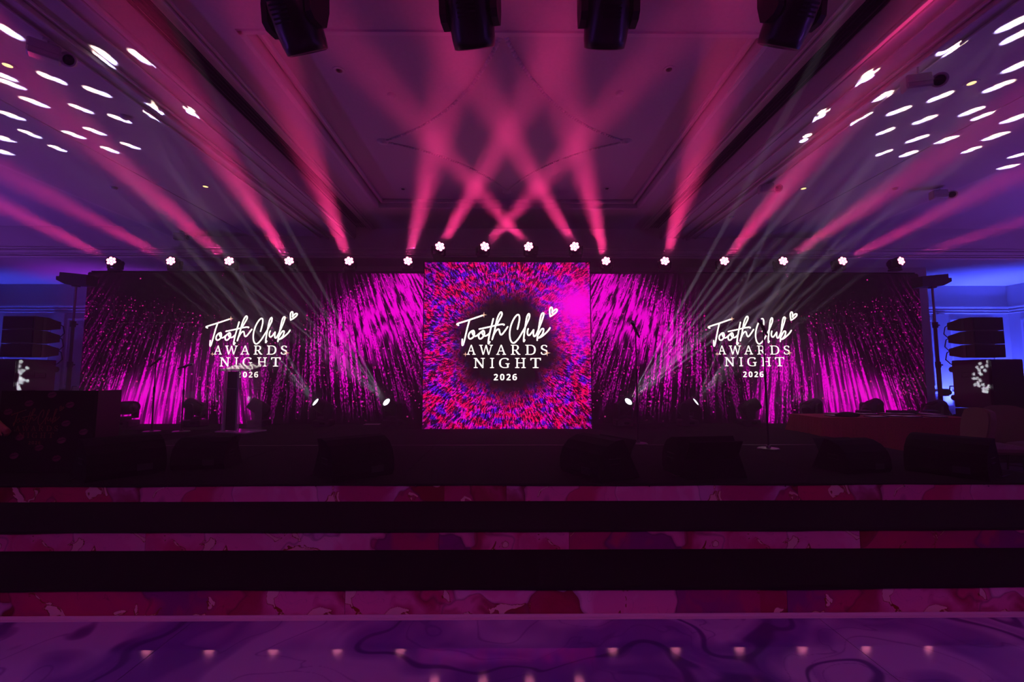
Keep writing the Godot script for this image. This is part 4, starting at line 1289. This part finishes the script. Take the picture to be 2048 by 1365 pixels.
# ---------------------------------------------------------------- lectern
func build_lectern() -> void:
	var p := at_height(482, 864, STAGE_Y)
	var r := thing("lectern", "clear acrylic lectern with a dark upright insert and slanted reading top", "lectern", Vector3(p.x, STAGE_Y, p.z), deg_to_rad(-18))
	part("base_plate", bxm(Vector3(0.66, 0.02, 0.42), 0.004, Vector3(0, 0.01, 0)), M.acrylic_edge, r)
	for s in [-1.0, 1.0]:
		part("side_post", bxm(Vector3(0.045, 1.00, 0.045), 0.004, Vector3(-0.10 + s * 0.145, 0.52, 0.12)), M.acrylic_edge, r)
	part("dark_insert", bxm(Vector3(0.24, 0.98, 0.012), 0.002, Vector3(-0.10, 0.52, 0.11)), M.black_gloss, r)
	part("side_panel", bxm(Vector3(0.012, 1.0, 0.30), 0.002, Vector3(0.27, 0.52, 0.0)), M.acrylic, r)
	part("side_panel", bxm(Vector3(0.012, 1.0, 0.30), 0.002, Vector3(-0.27, 0.52, 0.0)), M.acrylic, r)
	part("shelf", bxm(Vector3(0.53, 0.012, 0.26), 0.002, Vector3(0, 0.72, 0.0)), M.acrylic_edge, r)
	part("reading_top", bxm(Vector3(0.66, 0.015, 0.44), 0.003), M.acrylic, r, Transform3D(Basis(Vector3.RIGHT, 0.32), Vector3(0.0, 1.09, -0.01)))
	part("top_lip", bxm(Vector3(0.66, 0.035, 0.02), 0.004), M.acrylic_edge, r, Transform3D(Basis(Vector3.RIGHT, 0.32), Vector3(0.0, 1.035, 0.195)))
	var b := Mb.new()
	b.tube([Vector3(-0.25, 0.95, 0.16), Vector3(-0.262, 0.7, 0.165), Vector3(-0.248, 0.4, 0.165), Vector3(-0.262, 0.15, 0.165), Vector3(-0.27, 0.03, 0.17)], 0.005, 6)
	part("cable", b.mesh(), M.rubber, r)


# ---------------------------------------------------------------- microphones
func build_microphones() -> void:
	# [x, y of the clip, depth, direction of the capsule, words]
	var rows := [[312, 724, 7.6, Vector3(0.75, 0.55, 0.1), "the outermost one beside the DJ booth"], [370, 733, 7.6, Vector3(1.0, 0.32, 0.1), "next to the clear lectern"], [1271, 659, 6.2, Vector3(-0.45, 0.85, 0.2), "in front of the rays beside the square screen"], [1526, 655, 5.75, Vector3(-0.55, 0.75, 0.3), "on a round base near the award table"]]
	for w in rows:
		var clip := at_depth(w[0], w[1], w[2])
		var h := clip.y - STAGE_Y
		var r := thing("microphone_stand", "slim black microphone stand, %s" % w[4], "stand", Vector3(clip.x, STAGE_Y, clip.z), 0.0, "microphone stands")
		var b := Mb.new()
		b.lathe([Vector2(0, 0), Vector2(0.128, 0), Vector2(0.13, 0.008), Vector2(0.12, 0.016), Vector2(0.03, 0.022), Vector2(0.022, 0.05), Vector2(0, 0.05)], 28)
		part("round_base", b.mesh(), M.steel, r)
		b = Mb.new()
		b.cyl(Vector3(0, 0.04, 0), Vector3(0, h * 0.6, 0), 0.013, 0.013, 12)
		part("lower_tube", b.mesh(), M.black, r)
		b = Mb.new()
		b.cyl(Vector3(0, h * 0.6, 0), Vector3(0, h - 0.035, 0), 0.009, 0.009, 12)
		part("upper_tube", b.mesh(), M.black, r)
		b = Mb.new()
		b.cyl(Vector3(0, h * 0.6 - 0.04, 0), Vector3(0, h * 0.6 + 0.05, 0), 0.019, 0.017, 12)
		part("clutch", b.mesh(), M.black_gloss, r)
		var d: Vector3 = w[3].normalized()
		b = Mb.new()
		b.cyl(Vector3(0, h - 0.04, 0), Vector3(0, h - 0.016, 0), 0.014, 0.014, 10)
		b.cyl(Vector3(0, h - 0.004, 0) - d * 0.03, Vector3(0, h - 0.004, 0) + d * 0.03, 0.020, 0.022, 12)
		part("clip", b.mesh(), M.rubber, r)
		var m := thing("microphone", "handheld microphone on its stand, %s" % w[4], "microphone", clip, 0.0, "microphones")
		b = Mb.new()
		b.t = Transform3D(Basis(Quaternion(Vector3.UP, d)), Vector3.ZERO)
		b.lathe([Vector2(0, -0.13), Vector2(0.013, -0.13), Vector2(0.014, -0.10), Vector2(0.018, 0.06), Vector2(0.023, 0.08), Vector2(0, 0.08)], 16)
		part("handle", b.mesh(), M.black_gloss, m)
		b = Mb.new()
		b.t = Transform3D(Basis(Quaternion(Vector3.UP, d)), Vector3.ZERO)
		b.lathe([Vector2(0.0, 0.078), Vector2(0.024, 0.08), Vector2(0.027, 0.10), Vector2(0.026, 0.12), Vector2(0.017, 0.136), Vector2(0, 0.141)], 16, true)
		part("grille_head", b.mesh(), M.chrome, m)


# ---------------------------------------------------------------- stage monitors
func build_monitors() -> void:
	# a wedge: flat grille facing up-stage, rounded back; profile in depth and height, drawn out sideways
	var prof := [Vector2(-0.24, 0.0), Vector2(0.22, 0.0), Vector2(0.25, 0.06), Vector2(0.245, 0.15), Vector2(0.21, 0.24), Vector2(0.14, 0.31), Vector2(0.04, 0.35), Vector2(-0.05, 0.36)]
	var b := Mb.new()
	b.t = Transform3D(Basis(Vector3.UP, -PI / 2), Vector3(0.29, 0, 0))
	b.prism(prof, 0.0, 0.58)
	var body := b.mesh()
	b = Mb.new()
	b.t = Transform3D(Basis(Vector3.RIGHT, atan2(0.36, 0.19) - PI / 2 + PI), Vector3(0, 0.18, -0.152))
	b.box(Vector3.ZERO, Vector3(0.52, 0.36, 0.012), 0.003)
	var grille := b.mesh()
	var rows := [[252, 4.35, 55.0, "angled stage monitor in front of the DJ booth"], [425, 4.75, 8.0, "low stage monitor in front of the clear lectern"], [712, 4.30, 42.0, "angled stage monitor between lectern and square screen"], [1195, 4.30, -62.0, "stage monitor in front of the square screen's table-side edge"], [1400, 4.32, 187.0, "stage monitor with its grille to the audience, by the tall microphone"], [1690, 4.50, 10.0, "stage monitor in front of the award table's near corner"], [1890, 4.32, -58.0, "angled stage monitor in front of the chairs"]]
	for w in rows:
		var r := thing("stage_monitor", w[3], "stage monitor", Vector3(x_at(w[0], w[1]), STAGE_Y, -w[1]), deg_to_rad(w[2]), "floor wedge monitors along the stage front")
		var k := 0.85 if w[0] == 425 or w[0] == 1690 else 1.0
		r.scale = Vector3(k, k, k)
		part("cabinet", body, M.black_matt, r)
		part("grille", grille, M.cone, r)
		for s in [-1.0, 1.0]:
			part("side_handle", ring_mesh(0.14, 0.06, 0.014, 0.012, Transform3D(Basis(Vector3.UP, PI / 2), Vector3(s * 0.292, 0.17, 0.06))), M.rubber, r)
		part("connector_plate", bxm(Vector3(0.12, 0.06, 0.006), 0.001), M.steel, r, Transform3D(Basis(), Vector3(0.12, 0.08, 0.252)))


# ---------------------------------------------------------------- award table
func build_award_table() -> void:
	var x0 := x_at(1641, 7.0)
	var x1 := x_at(1938, 7.0)
	var cx := (x0 + x1) * 0.5
	var w := x1 - x0
	var dp := 0.78
	var t := thing("trestle_table", "long folding table under the red cloth, right of the stage", "table", Vector3(cx, 0, -7.42))
	part("table_top", bxm(Vector3(w - 0.02, 0.03, dp - 0.02), 0.004, Vector3(0, 0.728, 0)), M.white_plastic, t)
	for sx in [-1.0, 1.0]:
		for sz in [-1.0, 1.0]:
			var b := Mb.new()
			b.cyl(Vector3(sx * (w * 0.5 - 0.25), 0.0, sz * (dp * 0.5 - 0.1)), Vector3(sx * (w * 0.5 - 0.25), 0.715, sz * (dp * 0.5 - 0.1)), 0.014, 0.014, 10)
			part("leg", b.mesh(), M.steel, t)
	# cloth: a sheet on top and skirts that flare and fold towards the floor
	var b := Mb.new()
	var f := noise(FastNoiseLite.TYPE_SIMPLEX, 1.6, 71, 2)
	var top := 0.748
	var ring := []
	var steps := 30
	for e in [[Vector2(-0.5, 0.5), Vector2(0.5, 0.5)], [Vector2(0.5, 0.5), Vector2(0.5, -0.5)], [Vector2(0.5, -0.5), Vector2(-0.5, -0.5)], [Vector2(-0.5, -0.5), Vector2(-0.5, 0.5)]]:
		for i in steps:
			ring.append(e[0].lerp(e[1], i / float(steps)))
	b.quad(Vector3(-w * 0.5, top, dp * 0.5), Vector3(w * 0.5, top, dp * 0.5), Vector3(w * 0.5, top, -dp * 0.5), Vector3(-w * 0.5, top, -dp * 0.5))
	var rows := 8
	var grid := []
	for j in rows + 1:
		var fr := j / float(rows)
		var line := []
		for i in ring.size():
			var q: Vector2 = ring[i]
			var out := Vector2(signf(q.x) if absf(q.x) > 0.499 else 0.0, signf(q.y) if absf(q.y) > 0.499 else 0.0)
			var corner := exp(-pow((absf(q.x) - 0.5) * w / 0.16, 2)) * exp(-pow((absf(q.y) - 0.5) * dp / 0.16, 2))
			var fold := 0.022 * sin(i * 0.9 + 2.0 * f.get_noise_1d(i * 0.7)) + 0.02 * f.get_noise_1d(i * 1.3)
			var flare := fr * (0.04 + fold + 0.13 * corner)
			var drop := 0.70 * fr
			line.append(Vector3(q.x * w + out.x * flare, top - drop, q.y * dp + out.y * flare))
		grid.append(line)
	for j in rows:
		for i in ring.size():
			var k := (i + 1) % ring.size()
			b.quad(grid[j + 1][i], grid[j + 1][k], grid[j][k], grid[j][i])
	single("tablecloth", b.mesh(), M.red_cloth, "crimson cloth hanging over the long award table", "tablecloth", Vector3(cx, 0, -7.42))
	# flat framed certificates lying in two loose rows
	var n := 0
	for q in [[1672, 832, 0.1], [1752, 834, -0.05], [1790, 833, 0.12], [1830, 835, 0.0], [1880, 835, -0.1], [1920, 830, 0.15], [1700, 827, -0.1], [1735, 829, 0.05], [1770, 827, 0.0], [1808, 829, -0.12], [1846, 828, 0.1], [1885, 829, 0.0], [1660, 827, 0.2]]:
		var p := at_height(q[0], q[1], 0.755)
		p.z = clampf(p.z, -7.70, -7.13)
		var r := thing("certificate", "black-edged white award certificate lying flat on the crimson cloth", "certificate", Vector3(clampf(p.x, x0 + 0.16, x1 - 0.16), 0.749 + n * 0.0004, p.z), q[2], "award certificates on the table")
		part("frame", bxm(Vector3(0.25, 0.014, 0.20), 0.003, Vector3(0, 0.007, 0)), M.black_gloss, r)
		part("sheet", bxm(Vector3(0.215, 0.003, 0.165), 0, Vector3(0, 0.0148, 0)), M.paper, r)
		n += 1
	for q in [[1722, 824], [1783, 823], [1815, 823], [1855, 823]]:
		var p := Vector3(x_at(q[0], 7.74), 0.749, -7.74)
		var r := thing("award_box", "small black award case on the back edge of the crimson table", "box", p, 0.0, "award cases on the table")
		part("case", bxm(Vector3(0.19, 0.045, 0.13), 0.006, Vector3(0, 0.0225, 0)), M.black_gloss, r)
		part("lid", bxm(Vector3(0.192, 0.016, 0.132), 0.006, Vector3(0, 0.053, 0)), M.black, r)
	var p := Vector3(x_at(1690, 7.2), 0.749, -7.2)
	b = Mb.new()
	b.ball(Vector3(0, 0.03, 0), Vector3(0.16, 0.05, 0.10), 16, 8)
	b.ball(Vector3(0.09, 0.03, 0.02), Vector3(0.09, 0.035, 0.07), 14, 8)
	b.ball(Vector3(-0.10, 0.025, -0.02), Vector3(0.08, 0.03, 0.06), 14, 8)
	single("black_bag", b.mesh(), M.black_cloth, "soft black pouch slumped among the certificates", "bag", p)


# ---------------------------------------------------------------- chairs
func build_chairs() -> void:
	var c := thing("banquet_chair", "upholstered banquet chair with its back to the stage monitor", "chair", Vector3(x_at(1975, 5.95), 0, -5.95), deg_to_rad(-100), "upholstered banquet chairs beside the stage")
	part("seat", bxm(Vector3(0.46, 0.11, 0.46), 0.035, Vector3(0, 0.445, 0)), M.chair_fabric, c)
	var b := Mb.new()
	b.t = Transform3D(Basis(Vector3.RIGHT, -0.16), Vector3(0, 0.44, 0.21))
	var sh := [Vector2(-0.20, 0.0), Vector2(0.20, 0.0), Vector2(0.235, 0.25), Vector2(0.235, 0.40), Vector2(0.20, 0.50), Vector2(0.12, 0.535), Vector2(0.0, 0.545), Vector2(-0.12, 0.535), Vector2(-0.20, 0.50), Vector2(-0.235, 0.40), Vector2(-0.235, 0.25)]
	b.prism(sh, -0.03, 0.03)
	var k := []
	for q in sh: k.append((q - Vector2(0, 0.27)) * 0.92 + Vector2(0, 0.27))
	b.prism(k, -0.045, 0.045)
	part("backrest", b.mesh(), M.chair_fabric, c)
	for sx in [-1.0, 1.0]:
		for sz in [-1.0, 1.0]:
			b = Mb.new()
			b.cyl(Vector3(sx * 0.21, 0.0, sz * 0.21 + (0.05 if sz > 0 else 0.0)), Vector3(sx * 0.19, 0.40, sz * 0.19), 0.011, 0.014, 10)
			part("leg", b.mesh(), M.black_gloss, c)
		b = Mb.new()
		b.cyl(Vector3(sx * 0.2, 0.2, -0.2), Vector3(sx * 0.2, 0.2, 0.22), 0.008, 0.008, 8)
		part("stretcher", b.mesh(), M.black_gloss, c)
	again(c, Vector3(x_at(2008, 6.55), 0, -6.55), deg_to_rad(-60), "banquet chair whose pale lit seat and back face the camera side")
	again(c, Vector3(x_at(2058, 6.0), 0, -6.0), deg_to_rad(20), "banquet chair cut by the edge of the picture, behind the bottle")


# ---------------------------------------------------------------- fittings on the ceiling
func emergency_light(x: float, y: float, h: float, turn: float, label: String, stem: float) -> void:
	var p := at_height(x, y, h - stem - 0.07)
	var r := thing("emergency_light", label, "emergency light", Vector3(p.x, h, p.z), turn, "emergency lights under the ceiling")
	var b := Mb.new()
	b.cyl(Vector3(0, 0.0, 0), Vector3(0, -stem, 0), 0.008, 0.008, 8)
	b.cyl(Vector3(0, 0.0, 0), Vector3(0, -0.015, 0), 0.04, 0.04, 16)
	part("stem", b.mesh(), M.white_plastic, r)
	b = Mb.new()
	b.box(Vector3(-0.02, -stem - 0.07, 0), Vector3(0.22, 0.14, 0.12), 0.014)
	b.box(Vector3(-0.02, -stem - 0.085, 0.062), Vector3(0.215, 0.012, 0.006), 0.002)
	part("body", b.mesh(), M.white_plastic, r)
	for s in [1.0]:
		var xf := Transform3D(Basis(Vector3.UP, -0.45 * s) * Basis(Vector3.RIGHT, PI / 2 + 0.25), Vector3(s * 0.165 - 0.02, -stem - 0.09, 0.03))
		b = Mb.new()
		b.lathe([Vector2(0, -0.05), Vector2(0.035, -0.05), Vector2(0.062, 0.0), Vector2(0.066, 0.03), Vector2(0.052, 0.03), Vector2(0.046, 0.012), Vector2(0, 0.012)], 22)
		var lamp := part("lamp_head", b.mesh(), M.white_plastic, r, xf)
		b = Mb.new()
		b.lathe([Vector2(0.046, 0.014), Vector2(0.026, 0.02), Vector2(0, 0.022)], 22, true)
		part("lens", b.mesh(), M.dead_lens, lamp)

func build_ceiling_fittings() -> void:
	emergency_light(95, 105, C_SIDE, 0.75, "white one-lamp emergency light among the white dots over the DJ booth side", 0.05)
	emergency_light(1838, 166, C_SIDE, -0.25, "white one-lamp emergency light hanging among the white dots over the chairs", 0.16)
	emergency_light(1880, 390, C_SIDE, -0.2, "white emergency light on the ceiling near the cross beam, chairs side", 0.05)
	emergency_light(1535, 378, C_SIDE, -0.2, "emergency light crossed by a pink beam on the table side of the ceiling", 0.05)
	emergency_light(362, 474, C_SIDE, 0.3, "small emergency light by the cross beam on the DJ booth side", 0.05)
	var ring := Mb.new()
	ring.lathe([Vector2(0.038, 0.004), Vector2(0.038, -0.006), Vector2(0.062, -0.006), Vector2(0.066, 0.0)], 22)
	var rm := ring.mesh()
	var cup := Mb.new()
	cup.cyl(Vector3(0, -0.003, 0), Vector3(0, 0.0, 0), 0.037, 0.037, 18)
	var cm := cup.mesh()
	for q in [[15, 130, "next to the emergency light over the DJ booth"], [411, 373, "alone above the wide screen on the lectern side"], [584, 480, "by the cross beam above the lectern-side screen"], [1607, 377, "near the emergency light crossed by a pink beam"], [1943, 166, "next to the hanging emergency light over the chairs"], [1444, 480, "by the cross beam above the table-side screen"]]:
		var p := at_height(q[0], q[1], C_SIDE)
		var r := thing("downlight", "tiny warm downlight glowing %s" % q[2], "downlight", Vector3(p.x, C_SIDE, p.z), 0.0, "lit downlights in the side ceilings")
		part("trim_ring", rm, M.white_plastic, r)
		part("lamp", cm, M.warm_lamp, r)
		spot(r, Vector3(p.x, C_SIDE - 0.02, p.z), Vector3(p.x, 0, p.z), Color(1.0, 0.82, 0.55), 0.35, 40.0, 1.0, 0.035)
	for q in [[678, 141, "the lectern-side front corner"], [1338, 139, "the table-side front corner"], [806, 378, "the lectern-side corner by the screens"], [1214, 377, "the table-side corner by the screens"]]:
		var p := at_height(q[0], q[1], C_TRAY)
		var r := thing("downlight", "unlit downlight at %s of the ceiling tray" % q[2], "downlight", Vector3(p.x, C_TRAY, p.z), 0.0, "unlit downlights in the ceiling tray")
		part("trim_ring", rm, M.white_plastic, r)
		var b := Mb.new()
		b.ball(Vector3(0, 0.008, 0), Vector3(0.036, 0.03, 0.036), 14, 8)
		part("eyeball", b.mesh(), M.black_gloss, r)
	for q in [[783, 190, C_TRAY, "on the ceiling tray, lectern side of the beaded curve"], [1239, 186, C_TRAY, "on the ceiling tray, table side of the beaded curve"], [250, 233, C_SIDE, "among the white dashes over the DJ booth"], [1548, 378, C_SIDE, "beside the emergency light in the pink beam"], [1792, 377, C_SIDE, "below the white dashes over the chairs"], [228, 375, C_SIDE, "between two pink beams over the DJ booth"], [1463, 434, C_SIDE, "close to the cross beam over the award table"]]:
		var p := at_height(q[0], q[1], q[2])
		var r := thing("smoke_detector", "small round smoke detector %s" % q[3], "smoke detector", Vector3(p.x, q[2], p.z), 0.0, "smoke detectors")
		var b := Mb.new()
		b.lathe([Vector2(0.0, -0.034), Vector2(0.03, -0.033), Vector2(0.042, -0.024), Vector2(0.046, -0.010)], 20, true)
		part("cover", b.mesh(), M.white_plastic, r)
		b = Mb.new()
		b.cyl(Vector3(0, -0.010, 0), Vector3(0, 0.0, 0), 0.05, 0.052, 20)
		part("mounting_plate", b.mesh(), M.white_plastic, r)


# ---------------------------------------------------------------- small things
func build_small_things() -> void:
	var p := at_height(745, 849, STAGE_Y)
	single("paper_sheet", bxm(Vector3(0.30, 0.003, 0.21), 0.0, Vector3(0, 0.0015, 0)), M.paper, "single white sheet lying on the stage before the LED wall", "paper", p, 0.05)
	# bottle on the stage edge
	p = Vector3(x_at(2044, 4.25), STAGE_Y, -4.25)
	var r := thing("drink_bottle", "half-full plastic bottle of amber drink on the stage edge", "bottle", p)
	var b := Mb.new()
	b.lathe([Vector2(0, 0.0), Vector2(0.03, 0.0), Vector2(0.035, 0.008), Vector2(0.035, 0.135), Vector2(0.028, 0.165), Vector2(0.014, 0.185), Vector2(0.013, 0.20)], 22, true)
	part("shell", b.mesh(), M.bottle_plastic, r)
	b = Mb.new()
	b.lathe([Vector2(0, 0.003), Vector2(0.030, 0.003), Vector2(0.0335, 0.010), Vector2(0.0335, 0.062), Vector2(0, 0.062)], 22)
	part("drink", b.mesh(), M.tea, r)
	b = Mb.new()
	b.lathe([Vector2(0.0355, 0.085), Vector2(0.0355, 0.128)], 22)
	part("paper_label", b.mesh(), M.paper, r)
	b = Mb.new()
	for k in 5:
		var a := -1.9 + k * 0.22
		b.box(Vector3(cos(a) * 0.0362, 0.107, -sin(a) * 0.0362), Vector3(0.008, 0.030, 0.008))
	part("label_band", b.mesh(), M.label_blue, r)
	b = Mb.new()
	b.cyl(Vector3(0, 0.197, 0), Vector3(0, 0.215, 0), 0.0155, 0.015, 18)
	part("cap", b.mesh(), M.white_plastic, r)
	# cables on the stage
	for q in [[[1992, 936], [2000, 942], [1990, 950], [2004, 956], [2020, 950]], [[1345, 950], [1352, 955], [1370, 950], [1395, 955], [1430, 956]], [[620, 952], [640, 945], [660, 948], [690, 953]], [[140, 962], [165, 945], [190, 940], [215, 944]]]:
		var pts := []
		for i in q.size():
			pts.append(at_height(q[i][0], q[i][1], STAGE_Y + 0.012) + Vector3(0, 0.006 * (i % 2), 0))
		b = Mb.new()
		b.tube(pts, 0.006, 6)
		single("audio_cable", b.mesh(), M.rubber, {1992: "thin black cable curled on the stage edge near the bottle", 1345: "short black cable under the monitor by the tall microphone", 620: "black cable behind the monitor between lectern and square screen", 140: "black cable in front of the DJ booth"}[q[0][0]], "cable")


# ---------------------------------------------------------------- person at the left edge
func capsule(p: Vector3, a: Vector3, b: Vector3, ra: float, rb: float) -> float:
	var ab := b - a
	var h := clampf((p - a).dot(ab) / maxf(ab.length_squared(), 1e-9), 0.0, 1.0)
	return (p - a - ab * h).length() - lerpf(ra, rb, h)

# surface nets over a smooth union of tapered bones
func net(bones: Array, cell: float, blend: float) -> ArrayMesh:
	var lo := Vector3.ONE * 1e9
	var hi := -lo
	for q in bones:
		var m := Vector3.ONE * (maxf(q[2], q[3]) + cell * 3 + blend)
		lo = lo.min(q[0] - m).min(q[1] - m); hi = hi.max(q[0] + m).max(q[1] + m)
	var n := Vector3i(((hi - lo) / cell).ceil()) + Vector3i.ONE
	var far := 9.0
	var g := PackedFloat32Array()
	g.resize(n.x * n.y * n.z)
	g.fill(far)
	for q in bones:
		var m := Vector3.ONE * (maxf(q[2], q[3]) + cell * 2 + blend)
		var i0 := Vector3i(((q[0].min(q[1]) - m - lo) / cell).floor()).clamp(Vector3i.ZERO, n - Vector3i.ONE)
		var i1 := Vector3i(((q[0].max(q[1]) + m - lo) / cell).ceil()).clamp(Vector3i.ZERO, n - Vector3i.ONE)
		for z in range(i0.z, i1.z + 1):
			for y in range(i0.y, i1.y + 1):
				for x in range(i0.x, i1.x + 1):
					var d := capsule(lo + Vector3(x, y, z) * cell, q[0], q[1], q[2], q[3])
					var k := (z * n.y + y) * n.x + x
					var o := g[k]
					if o >= far: g[k] = d
					else:
						var hh := clampf(0.5 + 0.5 * (o - d) / blend, 0.0, 1.0)
						g[k] = lerpf(o, d, hh) - blend * hh * (1.0 - hh)
	var at := {}
	var vs := PackedVector3Array()
	var stp := [1, n.x, n.x * n.y]
	for z in n.z - 1:
		for y in n.y - 1:
			for x in n.x - 1:
				var k := (z * n.y + y) * n.x + x
				var neg := 0
				for c in 8:
					if g[k + (c & 1) + ((c >> 1) & 1) * n.x + (c >> 2) * n.x * n.y] < 0.0: neg += 1
				if neg == 0 or neg == 8: continue
				var sum := Vector3.ZERO
				var cnt := 0
				for ax in 3:
					for c in 4:
						var off := Vector3i.ZERO
						off[(ax + 1) % 3] = c & 1; off[(ax + 2) % 3] = c >> 1
						var ka: int = k + off.x + off.y * n.x + off.z * n.x * n.y
						var a := g[ka]
						var b := g[ka + stp[ax]]
						if (a < 0.0) != (b < 0.0):
							var p := Vector3(off)
							p[ax] += a / (a - b)
							sum += p; cnt += 1
				at[k] = vs.size()
				vs.append(lo + (Vector3(x, y, z) + sum / cnt) * cell)
	var ns := PackedVector3Array()
	ns.resize(vs.size())
	var tris := PackedInt32Array()
	for k in at:
		for ax in 3:
			var a := g[k]
			var b := g[k + stp[ax]]
			if (a < 0.0) == (b < 0.0): continue
			var s1: int = stp[(ax + 1) % 3]
			var s2: int = stp[(ax + 2) % 3]
			if not (at.has(k - s1) and at.has(k - s2) and at.has(k - s1 - s2)): continue
			var q := [at[k], at[k - s1], at[k - s1 - s2], at[k - s2]]
			if a < 0.0: q = [q[0], q[3], q[2], q[1]]
			tris.append_array(PackedInt32Array([q[0], q[1], q[2], q[0], q[2], q[3]]))
	for i in range(0, tris.size(), 3):
		var f := (vs[tris[i + 1]] - vs[tris[i]]).cross(vs[tris[i + 2]] - vs[tris[i]])
		for j in 3: ns[tris[i + j]] -= f
	for i in ns.size(): ns[i] = ns[i].normalized()
	var arr := []
	arr.resize(Mesh.ARRAY_MAX)
	arr[Mesh.ARRAY_VERTEX] = vs; arr[Mesh.ARRAY_NORMAL] = ns; arr[Mesh.ARRAY_INDEX] = tris
	var m := ArrayMesh.new()
	m.add_surface_from_arrays(Mesh.PRIMITIVE_TRIANGLES, arr)
	return m

# stands on the floor beside the stage, only the near arm and hip reach into the picture; faces the stage
func build_person() -> void:
	var r := thing("person", "person in dark red clothes at the picture's edge beside the DJ booth, bare arm hanging", "person", Vector3(-5.20, 0, -4.31), 0.0)
	var body := [
		[Vector3(0, 0.95, 0), Vector3(0, 1.12, 0.0), 0.135, 0.115], [Vector3(0, 1.12, 0), Vector3(0, 1.36, 0.01), 0.115, 0.13],
		[Vector3(-0.10, 1.37, 0), Vector3(0.10, 1.37, 0), 0.085, 0.085], [Vector3(-0.08, 0.94, 0), Vector3(0.08, 0.94, 0), 0.125, 0.125],
		[Vector3(-0.09, 0.90, 0), Vector3(-0.10, 0.50, 0.01), 0.095, 0.062], [Vector3(-0.10, 0.50, 0.01), Vector3(-0.10, 0.09, 0.04), 0.058, 0.038],
		[Vector3(0.09, 0.90, 0), Vector3(0.10, 0.50, 0.01), 0.095, 0.062], [Vector3(0.10, 0.50, 0.01), Vector3(0.10, 0.09, 0.04), 0.058, 0.038],
		[Vector3(-0.10, 0.045, 0.05), Vector3(-0.11, 0.035, -0.14), 0.042, 0.034], [Vector3(0.10, 0.045, 0.05), Vector3(0.11, 0.035, -0.14), 0.042, 0.034],
		[Vector3(0, 1.40, 0.0), Vector3(0, 1.52, -0.01), 0.055, 0.05]]
	part("clothed_body", net(body, 0.02, 0.03), M.dress, r)
	var skin := [[Vector3(0, 1.44, 0.0), Vector3(0, 1.55, -0.02), 0.05, 0.048], [Vector3(0, 1.63, -0.01), Vector3(0, 1.58, -0.03), 0.088, 0.07], [Vector3(0, 1.67, 0.0), Vector3(0, 1.66, 0.02), 0.085, 0.085], [Vector3(0, 1.62, -0.10), Vector3(0, 1.59, -0.118), 0.010, 0.014],
		[Vector3(-0.085, 1.62, 0.01), Vector3(-0.088, 1.59, 0.0), 0.016, 0.012], [Vector3(0.085, 1.62, 0.01), Vector3(0.088, 1.59, 0.0), 0.016, 0.012], [Vector3(-0.02, 1.557, -0.092), Vector3(0.02, 1.557, -0.092), 0.010, 0.010]]
	part("head", net(skin, 0.009, 0.02), M.skin, r)
	var hair := [[Vector3(0, 1.70, 0.015), Vector3(0, 1.66, 0.04), 0.098, 0.098], [Vector3(0, 1.62, 0.075), Vector3(0, 1.45, 0.08), 0.07, 0.05]]
	part("hair", net(hair, 0.012, 0.03), M.hair, r)
	for s in [-1.0, 1.0]:
		var el := Vector3(s * 0.245, 1.10, 0.04)
		var wr := Vector3(0.375, 0.925, -0.02) if s > 0 else Vector3(-0.24, 0.86, 0.0)
		var d := (wr - el).normalized()
		var hand := wr + d * 0.05
		var arm := [[Vector3(s * 0.17, 1.37, 0.0), el, 0.05, 0.037], [el, wr, 0.038, 0.025], [wr, hand, 0.026, 0.030]]
		var side := d.cross(Vector3(s, 0, 0)).normalized()
		for k in 4:
			var o := hand + side * (0.024 - 0.016 * k)
			var l: float = [0.062, 0.072, 0.068, 0.052][k]
			var bend := Vector3(-s, 0, 0)
			arm.append([o, o + d * l * 0.5, 0.0095, 0.009])
			arm.append([o + d * l * 0.5, o + (d * 0.9 + bend * 0.45) * l, 0.009, 0.0075])
		arm.append([wr + side * 0.02 + d * 0.012, wr + side * 0.05 + d * 0.045, 0.012, 0.010])
		arm.append([wr + side * 0.05 + d * 0.045, wr + side * 0.055 + d * 0.08, 0.010, 0.008])
		part("arm", net(arm, 0.0075, 0.008), M.skin, r)
	for s in [-1.0, 1.0]:
		var b := Mb.new()
		b.ball(Vector3(s * 0.032, 1.635, -0.092), Vector3.ONE * 0.012, 10, 6)
		part("eye", b.mesh(), M.black_gloss, r)
